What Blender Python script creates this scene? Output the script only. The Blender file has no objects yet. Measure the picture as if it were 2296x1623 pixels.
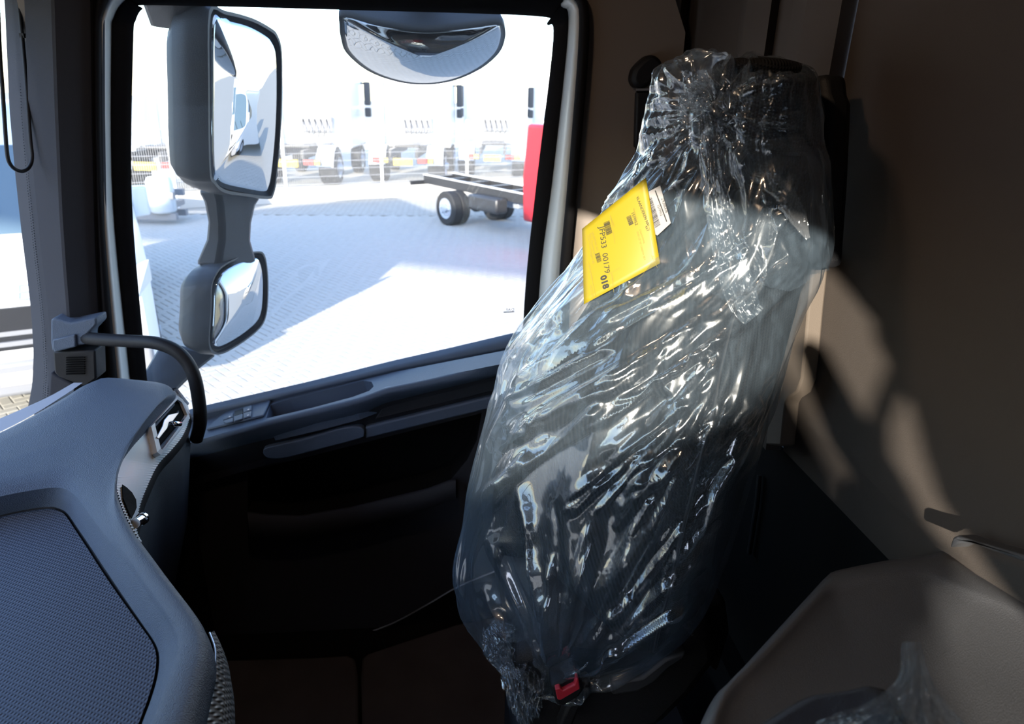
import bpy, bmesh, math, random
import numpy as np
from mathutils import Vector, Matrix

random.seed(7)
RNG = np.random.RandomState(11)
SC = bpy.context.scene
COL = SC.collection

# ------------------------------------------------------------------ camera
W, H, F = 2296, 1623, 1530.0
YAW, PITCH, ROLL = math.radians(6.0), math.radians(21.2), math.radians(1.4)
EYE = np.array([0.0, 0.0, 2.75])
FW = np.array([math.sin(YAW) * math.cos(PITCH), math.cos(YAW) * math.cos(PITCH), -math.sin(PITCH)])
_r0 = np.array([math.cos(YAW), -math.sin(YAW), 0.0])
_u0 = np.cross(_r0, FW)
RT = math.cos(ROLL) * _r0 + math.sin(ROLL) * _u0
UP = -math.sin(ROLL) * _r0 + math.cos(ROLL) * _u0
cam_data = bpy.data.cameras.new('camera')
cam = bpy.data.objects.new('camera', cam_data)
COL.objects.link(cam)
cam.matrix_world = Matrix(((RT[0], UP[0], -FW[0], EYE[0]), (RT[1], UP[1], -FW[1], EYE[1]),
                           (RT[2], UP[2], -FW[2], EYE[2]), (0, 0, 0, 1)))
cam_data.sensor_width = 36.0
cam_data.lens = 36.0 * F / W
cam_data.clip_start = 0.02
cam_data.clip_end = 500
cam_data.dof.use_dof = True
cam_data.dof.focus_distance = 0.95
cam_data.dof.aperture_fstop = 8.0
SC.camera = cam

# ------------------------------------------------------------------ light
SUN_DIR = Vector((0.38, 0.92, -0.262)).normalized()       # the way the light travels
world = bpy.data.worlds.new('sky')
SC.world = world
world.use_nodes = True
wn = world.node_tree
wn.nodes.clear()
sky = wn.nodes.new('ShaderNodeTexSky')
sky.sky_type = 'NISHITA'
sky.sun_disc = False
sky.sun_elevation = math.radians(32)
sky.sun_rotation = math.atan2(-SUN_DIR.x, -SUN_DIR.y)
sky.air_density = 1.2
sky.dust_density = 0.6
sky.ozone_density = 2.5
bg = wn.nodes.new('ShaderNodeBackground')
bg.inputs['Strength'].default_value = 0.68
wo = wn.nodes.new('ShaderNodeOutputWorld')
mixc = wn.nodes.new('ShaderNodeMix'); mixc.data_type = 'RGBA'; mixc.blend_type = 'MULTIPLY'
mixc.inputs[0].default_value = 1.0; mixc.inputs[7].default_value = (0.97, 0.97, 1.06, 1)
wn.links.new(sky.outputs[0], mixc.inputs[6])
wn.links.new(mixc.outputs[2], bg.inputs[0])
wn.links.new(bg.outputs[0], wo.inputs[0])
sun_l = bpy.data.lights.new('sun', 'SUN')
sun_l.energy = 16.0
sun_l.angle = math.radians(0.53)
sun_l.color = (1.0, 0.90, 0.78)
sun = bpy.data.objects.new('sun', sun_l)
COL.objects.link(sun)
sun.rotation_euler = SUN_DIR.to_track_quat('-Z', 'Y').to_euler()
sun.location = (-20, -8, 12)

SC.view_settings.view_transform = 'Standard'
SC.view_settings.look = 'None'
SC.view_settings.gamma = 1.0
SC.view_settings.use_curve_mapping = False
SC.view_settings.exposure = 0.0
SC.cycles.transparent_max_bounces = 24
SC.cycles.max_bounces = 10
SC.cycles.caustics_reflective = False
SC.cycles.caustics_refractive = False
SC.cycles.sample_clamp_indirect = 6.0

# ------------------------------------------------------------------ helpers
def ray(x, y):
    return FW + RT * ((x - W / 2) / F) + UP * ((H / 2 - y) / F)
def pY(x, y, Y):
    d = ray(x, y); return EYE + d * (Y - EYE[1]) / d[1]
def pX(x, y, X):
    d = ray(x, y); return EYE + d * (X - EYE[0]) / d[0]
def pZ(x, y, Z):
    d = ray(x, y); return EYE + d * (Z - EYE[2]) / d[2]
def pP(x, y, P, n):
    d = ray(x, y); P = np.array(P); n = np.array(n)
    return EYE + d * ((P - EYE) @ n) / (d @ n)
def unit(v):
    v = np.array(v, float); return v / max(np.linalg.norm(v), 1e-9)

MATS = {}
def mat(name, color, rough=0.6, metal=0.0, spec=0.5, grain=None, wave=None, vary=0.0, weave=None, sheen=0.0):
    """plain procedural surface; grain = (scale, strength) fine relief, wave = (scale, strength, rot) ridges"""
    if name in MATS:
        return MATS[name]
    m = bpy.data.materials.new(name); m.use_nodes = True
    nt = m.node_tree; b = nt.nodes['Principled BSDF']
    b.inputs['Base Color'].default_value = (*color, 1)
    b.inputs['Roughness'].default_value = rough
    b.inputs['Metallic'].default_value = metal
    b.inputs['Specular IOR Level'].default_value = spec
    if sheen:
        b.inputs['Sheen Weight'].default_value = sheen
    tc = nt.nodes.new('ShaderNodeTexCoord')
    height = None
    if grain:
        n = nt.nodes.new('ShaderNodeTexNoise'); n.inputs['Scale'].default_value = grain[0]
        n.inputs['Detail'].default_value = 3
        nt.links.new(tc.outputs['Object'], n.inputs['Vector'])
        bp = nt.nodes.new('ShaderNodeBump'); bp.inputs['Strength'].default_value = grain[1]
        bp.inputs['Distance'].default_value = 0.002
        nt.links.new(n.outputs[0], bp.inputs['Height'])
        height = bp
    if wave:
        mp = nt.nodes.new('ShaderNodeMapping'); mp.inputs['Rotation'].default_value = wave[2]
        nt.links.new(tc.outputs['Object'], mp.inputs['Vector'])
        wv = nt.nodes.new('ShaderNodeTexWave'); wv.inputs['Scale'].default_value = wave[0]
        wv.inputs['Distortion'].default_value = 0.0
        nt.links.new(mp.outputs[0], wv.inputs['Vector'])
        hs = wv.outputs['Fac']
        if weave:
            mp2 = nt.nodes.new('ShaderNodeMapping'); mp2.inputs['Rotation'].default_value = weave[1]
            nt.links.new(tc.outputs['Object'], mp2.inputs['Vector'])
            wv2 = nt.nodes.new('ShaderNodeTexWave'); wv2.inputs['Scale'].default_value = weave[0]
            nt.links.new(mp2.outputs[0], wv2.inputs['Vector'])
            mm = nt.nodes.new('ShaderNodeMath'); mm.operation = 'MULTIPLY'
            nt.links.new(hs, mm.inputs[0]); nt.links.new(wv2.outputs['Fac'], mm.inputs[1])
            hs = mm.outputs[0]
        bp = nt.nodes.new('ShaderNodeBump'); bp.inputs['Strength'].default_value = wave[1]
        bp.inputs['Distance'].default_value = 0.0015
        nt.links.new(hs, bp.inputs['Height'])
        if height:
            nt.links.new(height.outputs[0], bp.inputs['Normal'])
        height = bp
    if height:
        nt.links.new(height.outputs[0], b.inputs['Normal'])
    if vary:
        n = nt.nodes.new('ShaderNodeTexNoise'); n.inputs['Scale'].default_value = 9
        nt.links.new(tc.outputs['Object'], n.inputs['Vector'])
        mx = nt.nodes.new('ShaderNodeMix'); mx.data_type = 'RGBA'
        mx.inputs[6].default_value = (*[c * (1 - vary) for c in color], 1)
        mx.inputs[7].default_value = (*[min(1, c * (1 + vary)) for c in color], 1)
        nt.links.new(n.outputs[0], mx.inputs[0]); nt.links.new(mx.outputs[2], b.inputs['Base Color'])
    MATS[name] = m
    return m

def clear_mat(name, tint, rough, refl, haze, haze_col=(1, 1, 1), fres=0.35, bump=None, patchy=False, ior=None):
    """thin clear sheet: see-through, a mirror-like skin and a little milky scatter"""
    m = bpy.data.materials.new(name); m.use_nodes = True
    nt = m.node_tree; nt.nodes.clear()
    out = nt.nodes.new('ShaderNodeOutputMaterial')
    tr = nt.nodes.new('ShaderNodeBsdfTransparent'); tr.inputs[0].default_value = (*tint, 1)
    gl = nt.nodes.new('ShaderNodeBsdfGlossy'); gl.inputs['Roughness'].default_value = rough
    lw = nt.nodes.new('ShaderNodeLayerWeight'); lw.inputs['Blend'].default_value = fres
    mr = nt.nodes.new('ShaderNodeMapRange')
    mr.inputs['To Min'].default_value = refl; mr.inputs['To Max'].default_value = 0.9
    pw = nt.nodes.new('ShaderNodeMath'); pw.operation = 'POWER'; pw.inputs[1].default_value = 2.0
    nt.links.new(lw.outputs['Facing'], pw.inputs[0]); nt.links.new(pw.outputs[0], mr.inputs['Value'])
    if ior:
        lw.inputs['Blend'].default_value = 0.5; pw.inputs[1].default_value = 5.0
        mr.inputs['To Min'].default_value = ((ior - 1) / (ior + 1)) ** 2; mr.inputs['To Max'].default_value = 1.0
    mx = nt.nodes.new('ShaderNodeMixShader')
    nt.links.new(mr.outputs[0], mx.inputs[0]); nt.links.new(tr.outputs[0], mx.inputs[1]); nt.links.new(gl.outputs[0], mx.inputs[2])
    last = mx
    if haze > 0:
        df = nt.nodes.new('ShaderNodeBsdfDiffuse'); df.inputs[0].default_value = (*haze_col, 1)
        tl = nt.nodes.new('ShaderNodeBsdfTranslucent'); tl.inputs[0].default_value = (*haze_col, 1)
        m2 = nt.nodes.new('ShaderNodeMixShader'); m2.inputs[0].default_value = 0.5
        nt.links.new(df.outputs[0], m2.inputs[1]); nt.links.new(tl.outputs[0], m2.inputs[2])
        m3 = nt.nodes.new('ShaderNodeMixShader'); m3.inputs[0].default_value = haze
        nt.links.new(mx.outputs[0], m3.inputs[1]); nt.links.new(m2.outputs[0], m3.inputs[2])
        last = m3
        if patchy:
            tc = nt.nodes.new('ShaderNodeTexCoord'); mp = nt.nodes.new('ShaderNodeMapping')
            mp.inputs['Rotation'].default_value = (0.4, 0.5, 0.2); mp.inputs['Scale'].default_value = (1, 1, 0.16)
            n = nt.nodes.new('ShaderNodeTexNoise'); n.inputs['Scale'].default_value = 70; n.inputs['Detail'].default_value = 6; n.inputs['Distortion'].default_value = 1.2
            nt.links.new(tc.outputs['Object'], mp.inputs[0]); nt.links.new(mp.outputs[0], n.inputs['Vector'])
            r = nt.nodes.new('ShaderNodeMapRange'); r.inputs['From Min'].default_value = 0.46; r.inputs['From Max'].default_value = 0.78
            r.inputs['To Min'].default_value = 0.058; r.inputs['To Max'].default_value = haze * 1.05
            nt.links.new(n.outputs[0], r.inputs['Value']); nt.links.new(r.outputs[0], m3.inputs[0])
            # micro-wrinkled sheen beside the clear mirror skin
            g2 = nt.nodes.new('ShaderNodeBsdfGlossy'); g2.inputs['Roughness'].default_value = 0.24
            mg_ = nt.nodes.new('ShaderNodeMixShader'); mg_.inputs[0].default_value = 0.38
            nt.links.new(gl.outputs[0], mg_.inputs[1]); nt.links.new(g2.outputs[0], mg_.inputs[2])
            nt.links.new(mg_.outputs[0], mx.inputs[2])
    if bump:
        tc = nt.nodes.new('ShaderNodeTexCoord')
        n = nt.nodes.new('ShaderNodeTexNoise'); n.inputs['Scale'].default_value = bump[0]; n.inputs['Detail'].default_value = 4
        mp = nt.nodes.new('ShaderNodeMapping'); mp.inputs['Scale'].default_value = bump[2]
        nt.links.new(tc.outputs['Object'], mp.inputs[0]); nt.links.new(mp.outputs[0], n.inputs['Vector'])
        bp = nt.nodes.new('ShaderNodeBump'); bp.inputs['Strength'].default_value = bump[1]; bp.inputs['Distance'].default_value = 0.01
        nt.links.new(n.outputs[0], bp.inputs['Height'])
        nt.links.new(bp.outputs[0], gl.inputs['Normal'])
    nt.links.new(last.outputs[0], out.inputs[0])
    MATS[name] = m
    return m

def tag(o, label=None, cat=None, group=None, kind=None):
    if label: o['label'] = label
    if cat: o['category'] = cat
    if group: o['group'] = group
    if kind: o['kind'] = kind
    return o

def empty(name, loc, label=None, cat=None, group=None, kind=None):
    o = bpy.data.objects.new(name, None); COL.objects.link(o)
    o.location = tuple(loc); o.empty_display_size = 0.05
    return tag(o, label, cat, group, kind)

def world_loc(o):
    v = np.zeros(3)
    while o is not None:
        v = v + np.array(o.location); o = o.parent
    return v

def mesh(name, V, Fc, m, parent=None, smooth=False, bevel=0.0, seg=2):
    """one mesh object; V in world coordinates (or in the parent's frame when the parent stands at the origin)"""
    V = np.asarray(V, float).reshape(-1, 3)
    if parent is not None:
        V = V - world_loc(parent)
        base = np.zeros(3)
    else:
        base = np.array([V[:, 0].mean(), V[:, 1].mean(), V[:, 2].min()])
        V = V - base
    me = bpy.data.meshes.new(name)
    me.from_pydata([tuple(v) for v in V], [], [tuple(f) for f in Fc])
    me.validate(); me.update()
    bm = bmesh.new(); bm.from_mesh(me)
    bmesh.ops.recalc_face_normals(bm, faces=bm.faces[:]); bm.to_mesh(me); bm.free()
    if smooth:
        me.polygons.foreach_set('use_smooth', [True] * len(me.polygons))
    o = bpy.data.objects.new(name, me); COL.objects.link(o)
    o.location = tuple(base)
    if m is not None:
        me.materials.append(m)
    if parent is not None:
        o.parent = parent
    if bevel:
        b = o.modifiers.new('edge', 'BEVEL'); b.width = bevel; b.segments = seg; b.limit_method = 'ANGLE'
        b.angle_limit = math.radians(35); b.harden_normals = False
        if not smooth:
            me.polygons.foreach_set('use_smooth', [True] * len(me.polygons))
            try:
                me.set_sharp_from_angle(angle=math.radians(50))
            except Exception:
                pass
    return o

class MB:
    """collects shapes into one mesh"""
    def __init__(self): self.v = []; self.f = []
    def add(self, V, Fc):
        k = len(self.v); self.v += [tuple(p) for p in np.asarray(V, float).reshape(-1, 3)]
        self.f += [tuple(i + k for i in f) for f in Fc]; return self
    def box(self, lo, hi, M=None):
        (a, b, c), (d, e, f) = lo, hi
        V = np.array([(a, b, c), (d, b, c), (d, e, c), (a, e, c), (a, b, f), (d, b, f), (d, e, f), (a, e, f)], float)
        if M is not None: V = V @ np.array(M)[:3, :3].T + np.array(M)[:3, 3]
        return self.add(V, [(0, 3, 2, 1), (4, 5, 6, 7), (0, 1, 5, 4), (1, 2, 6, 5), (2, 3, 7, 6), (3, 0, 4, 7)])
    def obox(self, c, ax, ay, az):
        c, ax, ay, az = map(np.array, (c, ax, ay, az))
        V = [c + sx * ax + sy * ay + sz * az for sz in (-1, 1) for sy in (-1, 1) for sx in (-1, 1)]
        return self.add(V, [(0, 2, 3, 1), (4, 5, 7, 6), (0, 1, 5, 4), (1, 3, 7, 5), (3, 2, 6, 7), (2, 0, 4, 6)])
    def bar(self, p, q, w, h=None, up=(0, 0, 1)):
        p, q = np.array(p, float), np.array(q, float); h = h or w
        d = unit(q - p); s = np.cross(d, up)
        if np.linalg.norm(s) < 1e-4: s = np.cross(d, (1, 0, 0))
        s = unit(s); t = np.cross(s, d)
        return self.obox((p + q) / 2, (q - p) / 2, s * w / 2, t * h / 2)
    def prism(self, pts, vec):
        pts = [np.array(p, float) for p in pts]; n = len(pts); vec = np.array(vec, float)
        return self.add(pts + [p + vec for p in pts],
                        [tuple(range(n))[::-1], tuple(range(n, 2 * n))] + [(i, (i + 1) % n, n + (i + 1) % n, n + i) for i in range(n)])
    def loft(self, rows, closed=False, cap=False):
        rows = [np.asarray(r, float) for r in rows]; n = len(rows[0])
        Fc = []
        for i in range(len(rows) - 1):
            for j in range(n if closed else n - 1):
                k = (j + 1) % n
                Fc.append((i * n + j, i * n + k, (i + 1) * n + k, (i + 1) * n + j))
        if cap:
            Fc.append(tuple(range(n))[::-1]); Fc.append(tuple(range((len(rows) - 1) * n, len(rows) * n)))
        return self.add(np.concatenate(rows), Fc)
    def tube(self, P, r, seg=12, cap=True):
        P = [np.array(p, float) for p in P]; n = len(P)
        rr = r if hasattr(r, '__len__') else [r] * n
        T = [unit(P[min(i + 1, n - 1)] - P[max(i - 1, 0)]) for i in range(n)]
        a = unit(np.cross(T[0], (0.31, 0.17, 0.93))); rows = []
        for i in range(n):
            a = unit(a - T[i] * (a @ T[i])); b = np.cross(T[i], a)
            rows.append([P[i] + rr[i] * (math.cos(t) * a + math.sin(t) * b) for t in np.linspace(0, 2 * math.pi, seg, endpoint=False)])
        return self.loft(rows, closed=True, cap=cap)
    def lathe(self, prof, c, ax, seg=24):
        """prof = [(r, h)] round the axis ax through c"""
        ax = unit(ax); a = unit(np.cross(ax, (0.3, 0.1, 0.95) if abs(ax[2]) < 0.9 else (1, 0, 0))); b = np.cross(ax, a); c = np.array(c, float)
        rows = [[c + h * ax + r * (math.cos(t) * a + math.sin(t) * b) for t in np.linspace(0, 2 * math.pi, seg, endpoint=False)] for r, h in prof]
        return self.loft(rows, closed=True, cap=True)
    def build(self, name, m, parent=None, **k):
        return mesh(name, self.v, self.f, m, parent, **k)

def spline(P, n=24, closed=False):
    P = np.array(P, float); k = len(P)
    out = []
    segs = k if closed else k - 1
    for i in range(segs):
        p0 = P[(i - 1) % k] if closed or i > 0 else 2 * P[0] - P[1]
        p1, p2 = P[i], P[(i + 1) % k]
        p3 = P[(i + 2) % k] if closed or i + 2 < k else 2 * P[-1] - P[-2]
        for t in np.linspace(0, 1, n, endpoint=False):
            out.append(0.5 * (2 * p1 + (p2 - p0) * t + (2 * p0 - 5 * p1 + 4 * p2 - p3) * t * t + (3 * p1 - p0 - 3 * p2 + p3) * t ** 3))
    if not closed: out.append(P[-1])
    return np.array(out)

def resample(P, n):
    P = np.array(P, float); s = np.r_[0, np.cumsum(np.linalg.norm(np.diff(P, axis=0), axis=1))]
    t = np.linspace(0, s[-1], n)
    return np.stack([np.interp(t, s, P[:, i]) for i in range(P.shape[1])], 1)

def polyfill(outer, holes, name, m, parent=None, thick=None, **k):
    """flat sheet with holes, optional thickness vector"""
    bm = bmesh.new()
    for lp in [outer] + list(holes):
        vs = [bm.verts.new(tuple(p)) for p in lp]
        for i in range(len(vs)): bm.edges.new((vs[i], vs[(i + 1) % len(vs)]))
    bmesh.ops.triangle_fill(bm, edges=bm.edges[:], use_beauty=True)
    if thick is not None:
        r = bmesh.ops.extrude_face_region(bm, geom=bm.faces[:])
        bmesh.ops.translate(bm, vec=Vector(tuple(thick)), verts=[g for g in r['geom'] if isinstance(g, bmesh.types.BMVert)])
    bm.verts.index_update()
    V = [tuple(v.co) for v in bm.verts]; Fc = [tuple(v.index for v in f.verts) for f in bm.faces]
    bm.free()
    return mesh(name, V, Fc, m, parent, **k)

def dome(outline, n, bulge, rings, name, m, parent):
    """a cap over a closed outline, bulging along n"""
    O = np.array(outline); c = O.mean(0); n = unit(n); rows = []
    for k in range(rings + 1):
        t = 1 - k / rings * 0.98
        rows.append(c + (O - c) * t + n * bulge * (1 - t * t))
    return MB().loft(rows, closed=True, cap=True).build(name, m, parent, smooth=True)

def text(body, M, size, m, parent, name='lettering', align='LEFT', space=1.0, bold=0.0):
    cu = bpy.data.curves.new(name, 'FONT'); cu.body = body; cu.size = size; cu.align_x = align
    cu.space_character = space; cu.offset = bold; cu.resolution_u = 3
    cu.materials.append(m)
    tmp = bpy.data.objects.new(name, cu); COL.objects.link(tmp)
    me = bpy.data.meshes.new_from_object(tmp.evaluated_get(bpy.context.evaluated_depsgraph_get()))
    bpy.data.objects.remove(tmp)
    o = bpy.data.objects.new(name, me); COL.objects.link(o); o.parent = parent
    if not me.materials: me.materials.append(m)
    M = Matrix([list(r) for r in M]); M.translation = M.translation - Vector(tuple(world_loc(parent)))
    o.matrix_local = M
    return o

def frame4(o, x, y):
    x = unit(x); y = np.array(y, float); y = unit(y - x * (x @ y)); z = np.cross(x, y)
    return np.array([[x[0], y[0], z[0], o[0]], [x[1], y[1], z[1], o[1]], [x[2], y[2], z[2], o[2]], [0, 0, 0, 1]])

def copy_tree(o, parent=None):
    c = o.copy(); COL.objects.link(c)
    if parent is not None: c.parent = parent
    for ch in list(o.children): copy_tree(ch, c)
    return c

# ------------------------------------------------------------------ materials
M_DASH = mat('dash_grained_plastic', (0.085, 0.112, 0.158), 0.55, grain=(650, 0.8), spec=0.5)
M_DOOR = mat('door_grained_plastic', (0.085, 0.112, 0.16), 0.5, grain=(650, 0.6), spec=0.5)
M_DOORLOW = mat('door_lower_plastic', (0.028, 0.028, 0.032), 0.65, grain=(900, 0.4), spec=0.3)
M_MAT = mat('ribbed_tray_fabric', (0.088, 0.115, 0.165), 0.75, wave=(75, 0.8, (0, 0, 0.42)), weave=(60, (0, 0, 1.99)))
M_RIB = mat('ribbed_silver_trim', (0.80, 0.81, 0.83), 0.4)
M_TRIM = mat('pillar_trim_plastic', (0.055, 0.055, 0.062), 0.85, grain=(900, 0.35), spec=0.12)
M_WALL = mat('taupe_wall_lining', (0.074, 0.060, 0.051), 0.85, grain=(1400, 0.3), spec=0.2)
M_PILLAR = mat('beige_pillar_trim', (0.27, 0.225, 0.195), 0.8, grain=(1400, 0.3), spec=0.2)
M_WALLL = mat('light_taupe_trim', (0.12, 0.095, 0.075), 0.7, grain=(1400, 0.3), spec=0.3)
M_CONS = mat('grey_console_plastic', (0.066, 0.066, 0.071), 0.36, grain=(1200, 0.4))
M_BLACK = mat('black_plastic', (0.012, 0.012, 0.014), 0.55, grain=(700, 0.25), spec=0.3)
M_SOFTBLACK = mat('black_matt_carpet', (0.006, 0.006, 0.006), 0.95, spec=0.1)
M_RUBBER = mat('black_rubber', (0.012, 0.011, 0.012), 0.85, spec=0.15)
M_WHITE = mat('white_paint', (0.78, 0.78, 0.77), 0.3)
M_CREAM = mat('white_door_frame_paint', (0.80, 0.80, 0.77), 0.35)
M_CARPET = mat('dark_brown_carpet', (0.075, 0.064, 0.062), 0.95, grain=(700, 1.0), spec=0.1, vary=0.25)
M_CHROME = mat('chrome', (0.85, 0.85, 0.87), 0.12, metal=1.0)
M_SATIN = mat('satin_silver', (0.6, 0.6, 0.62), 0.3, metal=0.8)
M_MIRROR = mat('mirror_glass', (0.60, 0.61, 0.62), 0.0, metal=1.0)
M_MHOUSE = mat('mirror_housing_plastic', (0.06, 0.062, 0.068), 0.45, grain=(500, 0.3))
M_SEAT = mat('black_mesh_fabric', (0.009, 0.009, 0.010), 0.85, wave=(95, 0.8, (0, 0, 0.3)), weave=(95, (0, 1.57, 0.3)), spec=0.15)
M_SEATRIB = mat('black_ribbed_fabric', (0.009, 0.0095, 0.011), 0.8, wave=(42, 1.0, (0, 0.9, 0.8)), spec=0.2)
M_YELLOW = mat('yellow_card', (0.25, 0.19, 0.006), 0.45, vary=0.05)
M_PAPER = mat('white_label_paper', (0.72, 0.68, 0.66), 0.6)
M_LABEL = mat('white_label_sticker', (0.27, 0.255, 0.25), 0.6)
M_INK = mat('black_ink', (0.012, 0.012, 0.012), 0.6)
M_INKG = mat('faded_ink', (0.22, 0.17, 0.02), 0.6)
M_RED = mat('red_buckle_plastic', (0.55, 0.03, 0.05), 0.35)
M_TYRE = mat('tyre_rubber', (0.02, 0.02, 0.021), 0.8)
M_RIM = mat('grey_wheel_steel', (0.42, 0.46, 0.52), 0.4, metal=0.4)
M_STEELBLK = mat('black_frame_paint', (0.03, 0.03, 0.032), 0.35)
M_WIRE = mat('galvanised_wire', (0.55, 0.56, 0.57), 0.5, metal=0.3)
M_WIREDK = mat('weathered_wire', (0.36, 0.36, 0.37), 0.6)
M_CONC = mat('pale_concrete', (0.55, 0.52, 0.47), 0.9, grain=(60, 0.3))
M_PAVER = mat('pale_concrete_paver', (0.47, 0.44, 0.385), 0.9, grain=(120, 0.4), vary=0.10)
M_JOINT = mat('sandy_joint', (0.16, 0.14, 0.085), 0.95, grain=(80, 0.4), vary=0.3)
M_REDPAINT = mat('red_vehicle_paint', (0.42, 0.02, 0.03), 0.3)
M_DARKGLASS = mat('tinted_vehicle_glass', (0.10, 0.15, 0.19), 0.05)
M_LAMP = mat('clear_lamp_lens', (0.6, 0.62, 0.63), 0.15)
M_REDLENS = mat('red_lamp_lens', (0.7, 0.05, 0.04), 0.25)
M_AMBER = mat('yellow_lamp_lens', (0.85, 0.6, 0.08), 0.25)
M_CHAR = mat('charcoal_plastic', (0.035, 0.037, 0.042), 0.5)
M_LORRY = mat('dark_blocker_paint', (0.02, 0.025, 0.04), 0.5)  # dark so the added lorry bounces little fill light
M_GREY = mat('grey_moulding', (0.22, 0.22, 0.23), 0.5)
M_SKYBLOCK = mat('sky_blocker_vinyl', (0.05, 0.05, 0.05), 0.7)  # for the added sky-blocking strip
clear_mat('window_glass', (0.96, 0.98, 0.98), 0.0, 0.03, 0.010, ior=1.4)
clear_mat('plastic_film', (0.975, 0.98, 0.985), 0.022, 0.16, 0.10, patchy=True, haze_col=(0.60, 0.80, 1.0))
M_GLASS, M_FILM = MATS['window_glass'], MATS['plastic_film']
clear_mat('frosted_film', (0.93, 0.94, 0.96), 0.12, 0.10, 0.11, (0.95, 0.97, 1.0))
M_FROST = MATS['frosted_film']

GY = 1.66      # window glass plane of the passenger door
XR = 0.495     # lining of the cab's rear wall
FLOOR = 1.37

# ================================================================== OUTDOORS
# ground: joint bed + pavers
ground = mesh('ground', [(-300, -300, -0.012), (300, -300, -0.012), (300, 300, -0.012), (-300, 300, -0.012)], [(0, 1, 2, 3)], None)
tag(ground, 'pale herringbone paved yard outside the window', None, None, 'structure')
mg = bpy.data.materials.new('far_paving'); mg.use_nodes = True
nt = mg.node_tree; bs = nt.nodes['Principled BSDF']; bs.inputs['Roughness'].default_value = 0.9
tc = nt.nodes.new('ShaderNodeTexCoord'); mp = nt.nodes.new('ShaderNodeMapping'); mp.inputs['Rotation'].default_value = (0, 0, 0.785)
bk = nt.nodes.new('ShaderNodeTexBrick'); bk.inputs['Scale'].default_value = 1.0
bk.inputs['Brick Width'].default_value = 0.2; bk.inputs['Row Height'].default_value = 0.1; bk.inputs['Mortar Size'].default_value = 0.006
bk.inputs['Color1'].default_value = (0.47, 0.44, 0.385, 1); bk.inputs['Color2'].default_value = (0.43, 0.40, 0.35, 1)
bk.inputs['Mortar'].default_value = (0.24, 0.22, 0.15, 1)
nt.links.new(tc.outputs['Object'], mp.inputs[0]); nt.links.new(mp.outputs[0], bk.inputs['Vector']); nt.links.new(bk.outputs['Color'], bs.inputs['Base Color'])
ground.data.materials.append(mg)
bed = mesh('paving_bed', [(-7, 1.7, -0.004), (6, 1.7, -0.004), (6, 17, -0.004), (-7, 17, -0.004)], [(0, 1, 2, 3)], M_JOINT, ground)

def paver_layout():
    out = []; u = 0.1; c, s = math.cos(0.7), math.sin(0.7)
    for i in range(-170, 171):
        for j in range(-170, 171):
            v = (i - j) % 4
            if v == 0: a = (i * u, j * u, 2 * u, u)
            elif v == 2: a = (i * u, (j - 1) * u, u, 2 * u)
            else: continue
            cx, cy = a[0] + a[2] / 2, a[1] + a[3] / 2
            x, y = c * cx - s * cy - 0.5, s * cx + c * cy + 7.0
            if -6.9 < x < 5.9 and 1.8 < y < 16.9:
                out.append((x, y, v == 0))
    return out
PAV = paver_layout()
def paver_verts(horiz):
    g = 0.0035; a, b = (0.1 - g, 0.05 - g) if horiz else (0.05 - g, 0.1 - g); ch = 0.006
    c, s = math.cos(0.7), math.sin(0.7)
    low = [(-a, -b, -0.004), (a, -b, -0.004), (a, b, -0.004), (-a, b, -0.004)]
    mid = [(x, y, 0.004) for x, y, _ in low]
    top = [(x - math.copysign(ch, x), y - math.copysign(ch, y), 0.008) for x, y, _ in low]
    V = np.array(low + mid + top)
    V[:, :2] = np.stack([c * V[:, 0] - s * V[:, 1], s * V[:, 0] + c * V[:, 1]], 1)
    Fc = []
    for k in (0, 4):
        for i in range(4): Fc.append((k + i, k + (i + 1) % 4, k + 4 + (i + 1) % 4, k + 4 + i))
    Fc.append((8, 9, 10, 11))
    return V, Fc
def proj(p):
    v = np.array(p) - EYE; z = v @ FW
    return (W / 2 + F * (v @ RT) / z, H / 2 - F * (v @ UP) / z)
vis, rest = [], []
for (x, y, hz) in PAV:
    px, py = proj((x, y, 0))
    inwin = 430 < px < 1180 and 640 < py < 905 and (py < 905 - (px - 440) * 0.22)
    (vis if inwin else rest).append((x, y, hz))
vis.sort(key=lambda t: t[1]); rest += vis[300:]; vis = vis[:300]
pm = {}
for hz in (True, False):
    V, Fc = paver_verts(hz); me = bpy.data.meshes.new('paver'); me.from_pydata([tuple(v) for v in V], [], Fc); me.update(); me.materials.append(M_PAVER); pm[hz] = me
for (x, y, hz) in vis:
    o = bpy.data.objects.new('paver', pm[hz]); COL.objects.link(o); o.parent = ground
    o.location = (x - ground.location.x, y - ground.location.y, random.uniform(-0.0015, 0.0015) - ground.location.z)
VV, FF = [], []
for hz in (True, False):
    V, Fc = paver_verts(hz); P = np.array([(x, y, 0) for x, y, h in rest if h == hz])
    P[:, 2] = RNG.uniform(-0.0015, 0.0015, len(P))
    k0 = sum(len(a) for a in VV)
    VV.append((P[:, None, :] + V[None]).reshape(-1, 3))
    for i in range(len(P)):
        b0 = k0 + i * 12; FF += [tuple(b0 + q for q in f) for f in Fc]
pv = mesh('paver_field', np.concatenate(VV), FF, M_PAVER, ground)
tag(pv, None, None, None, 'stuff')

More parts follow.
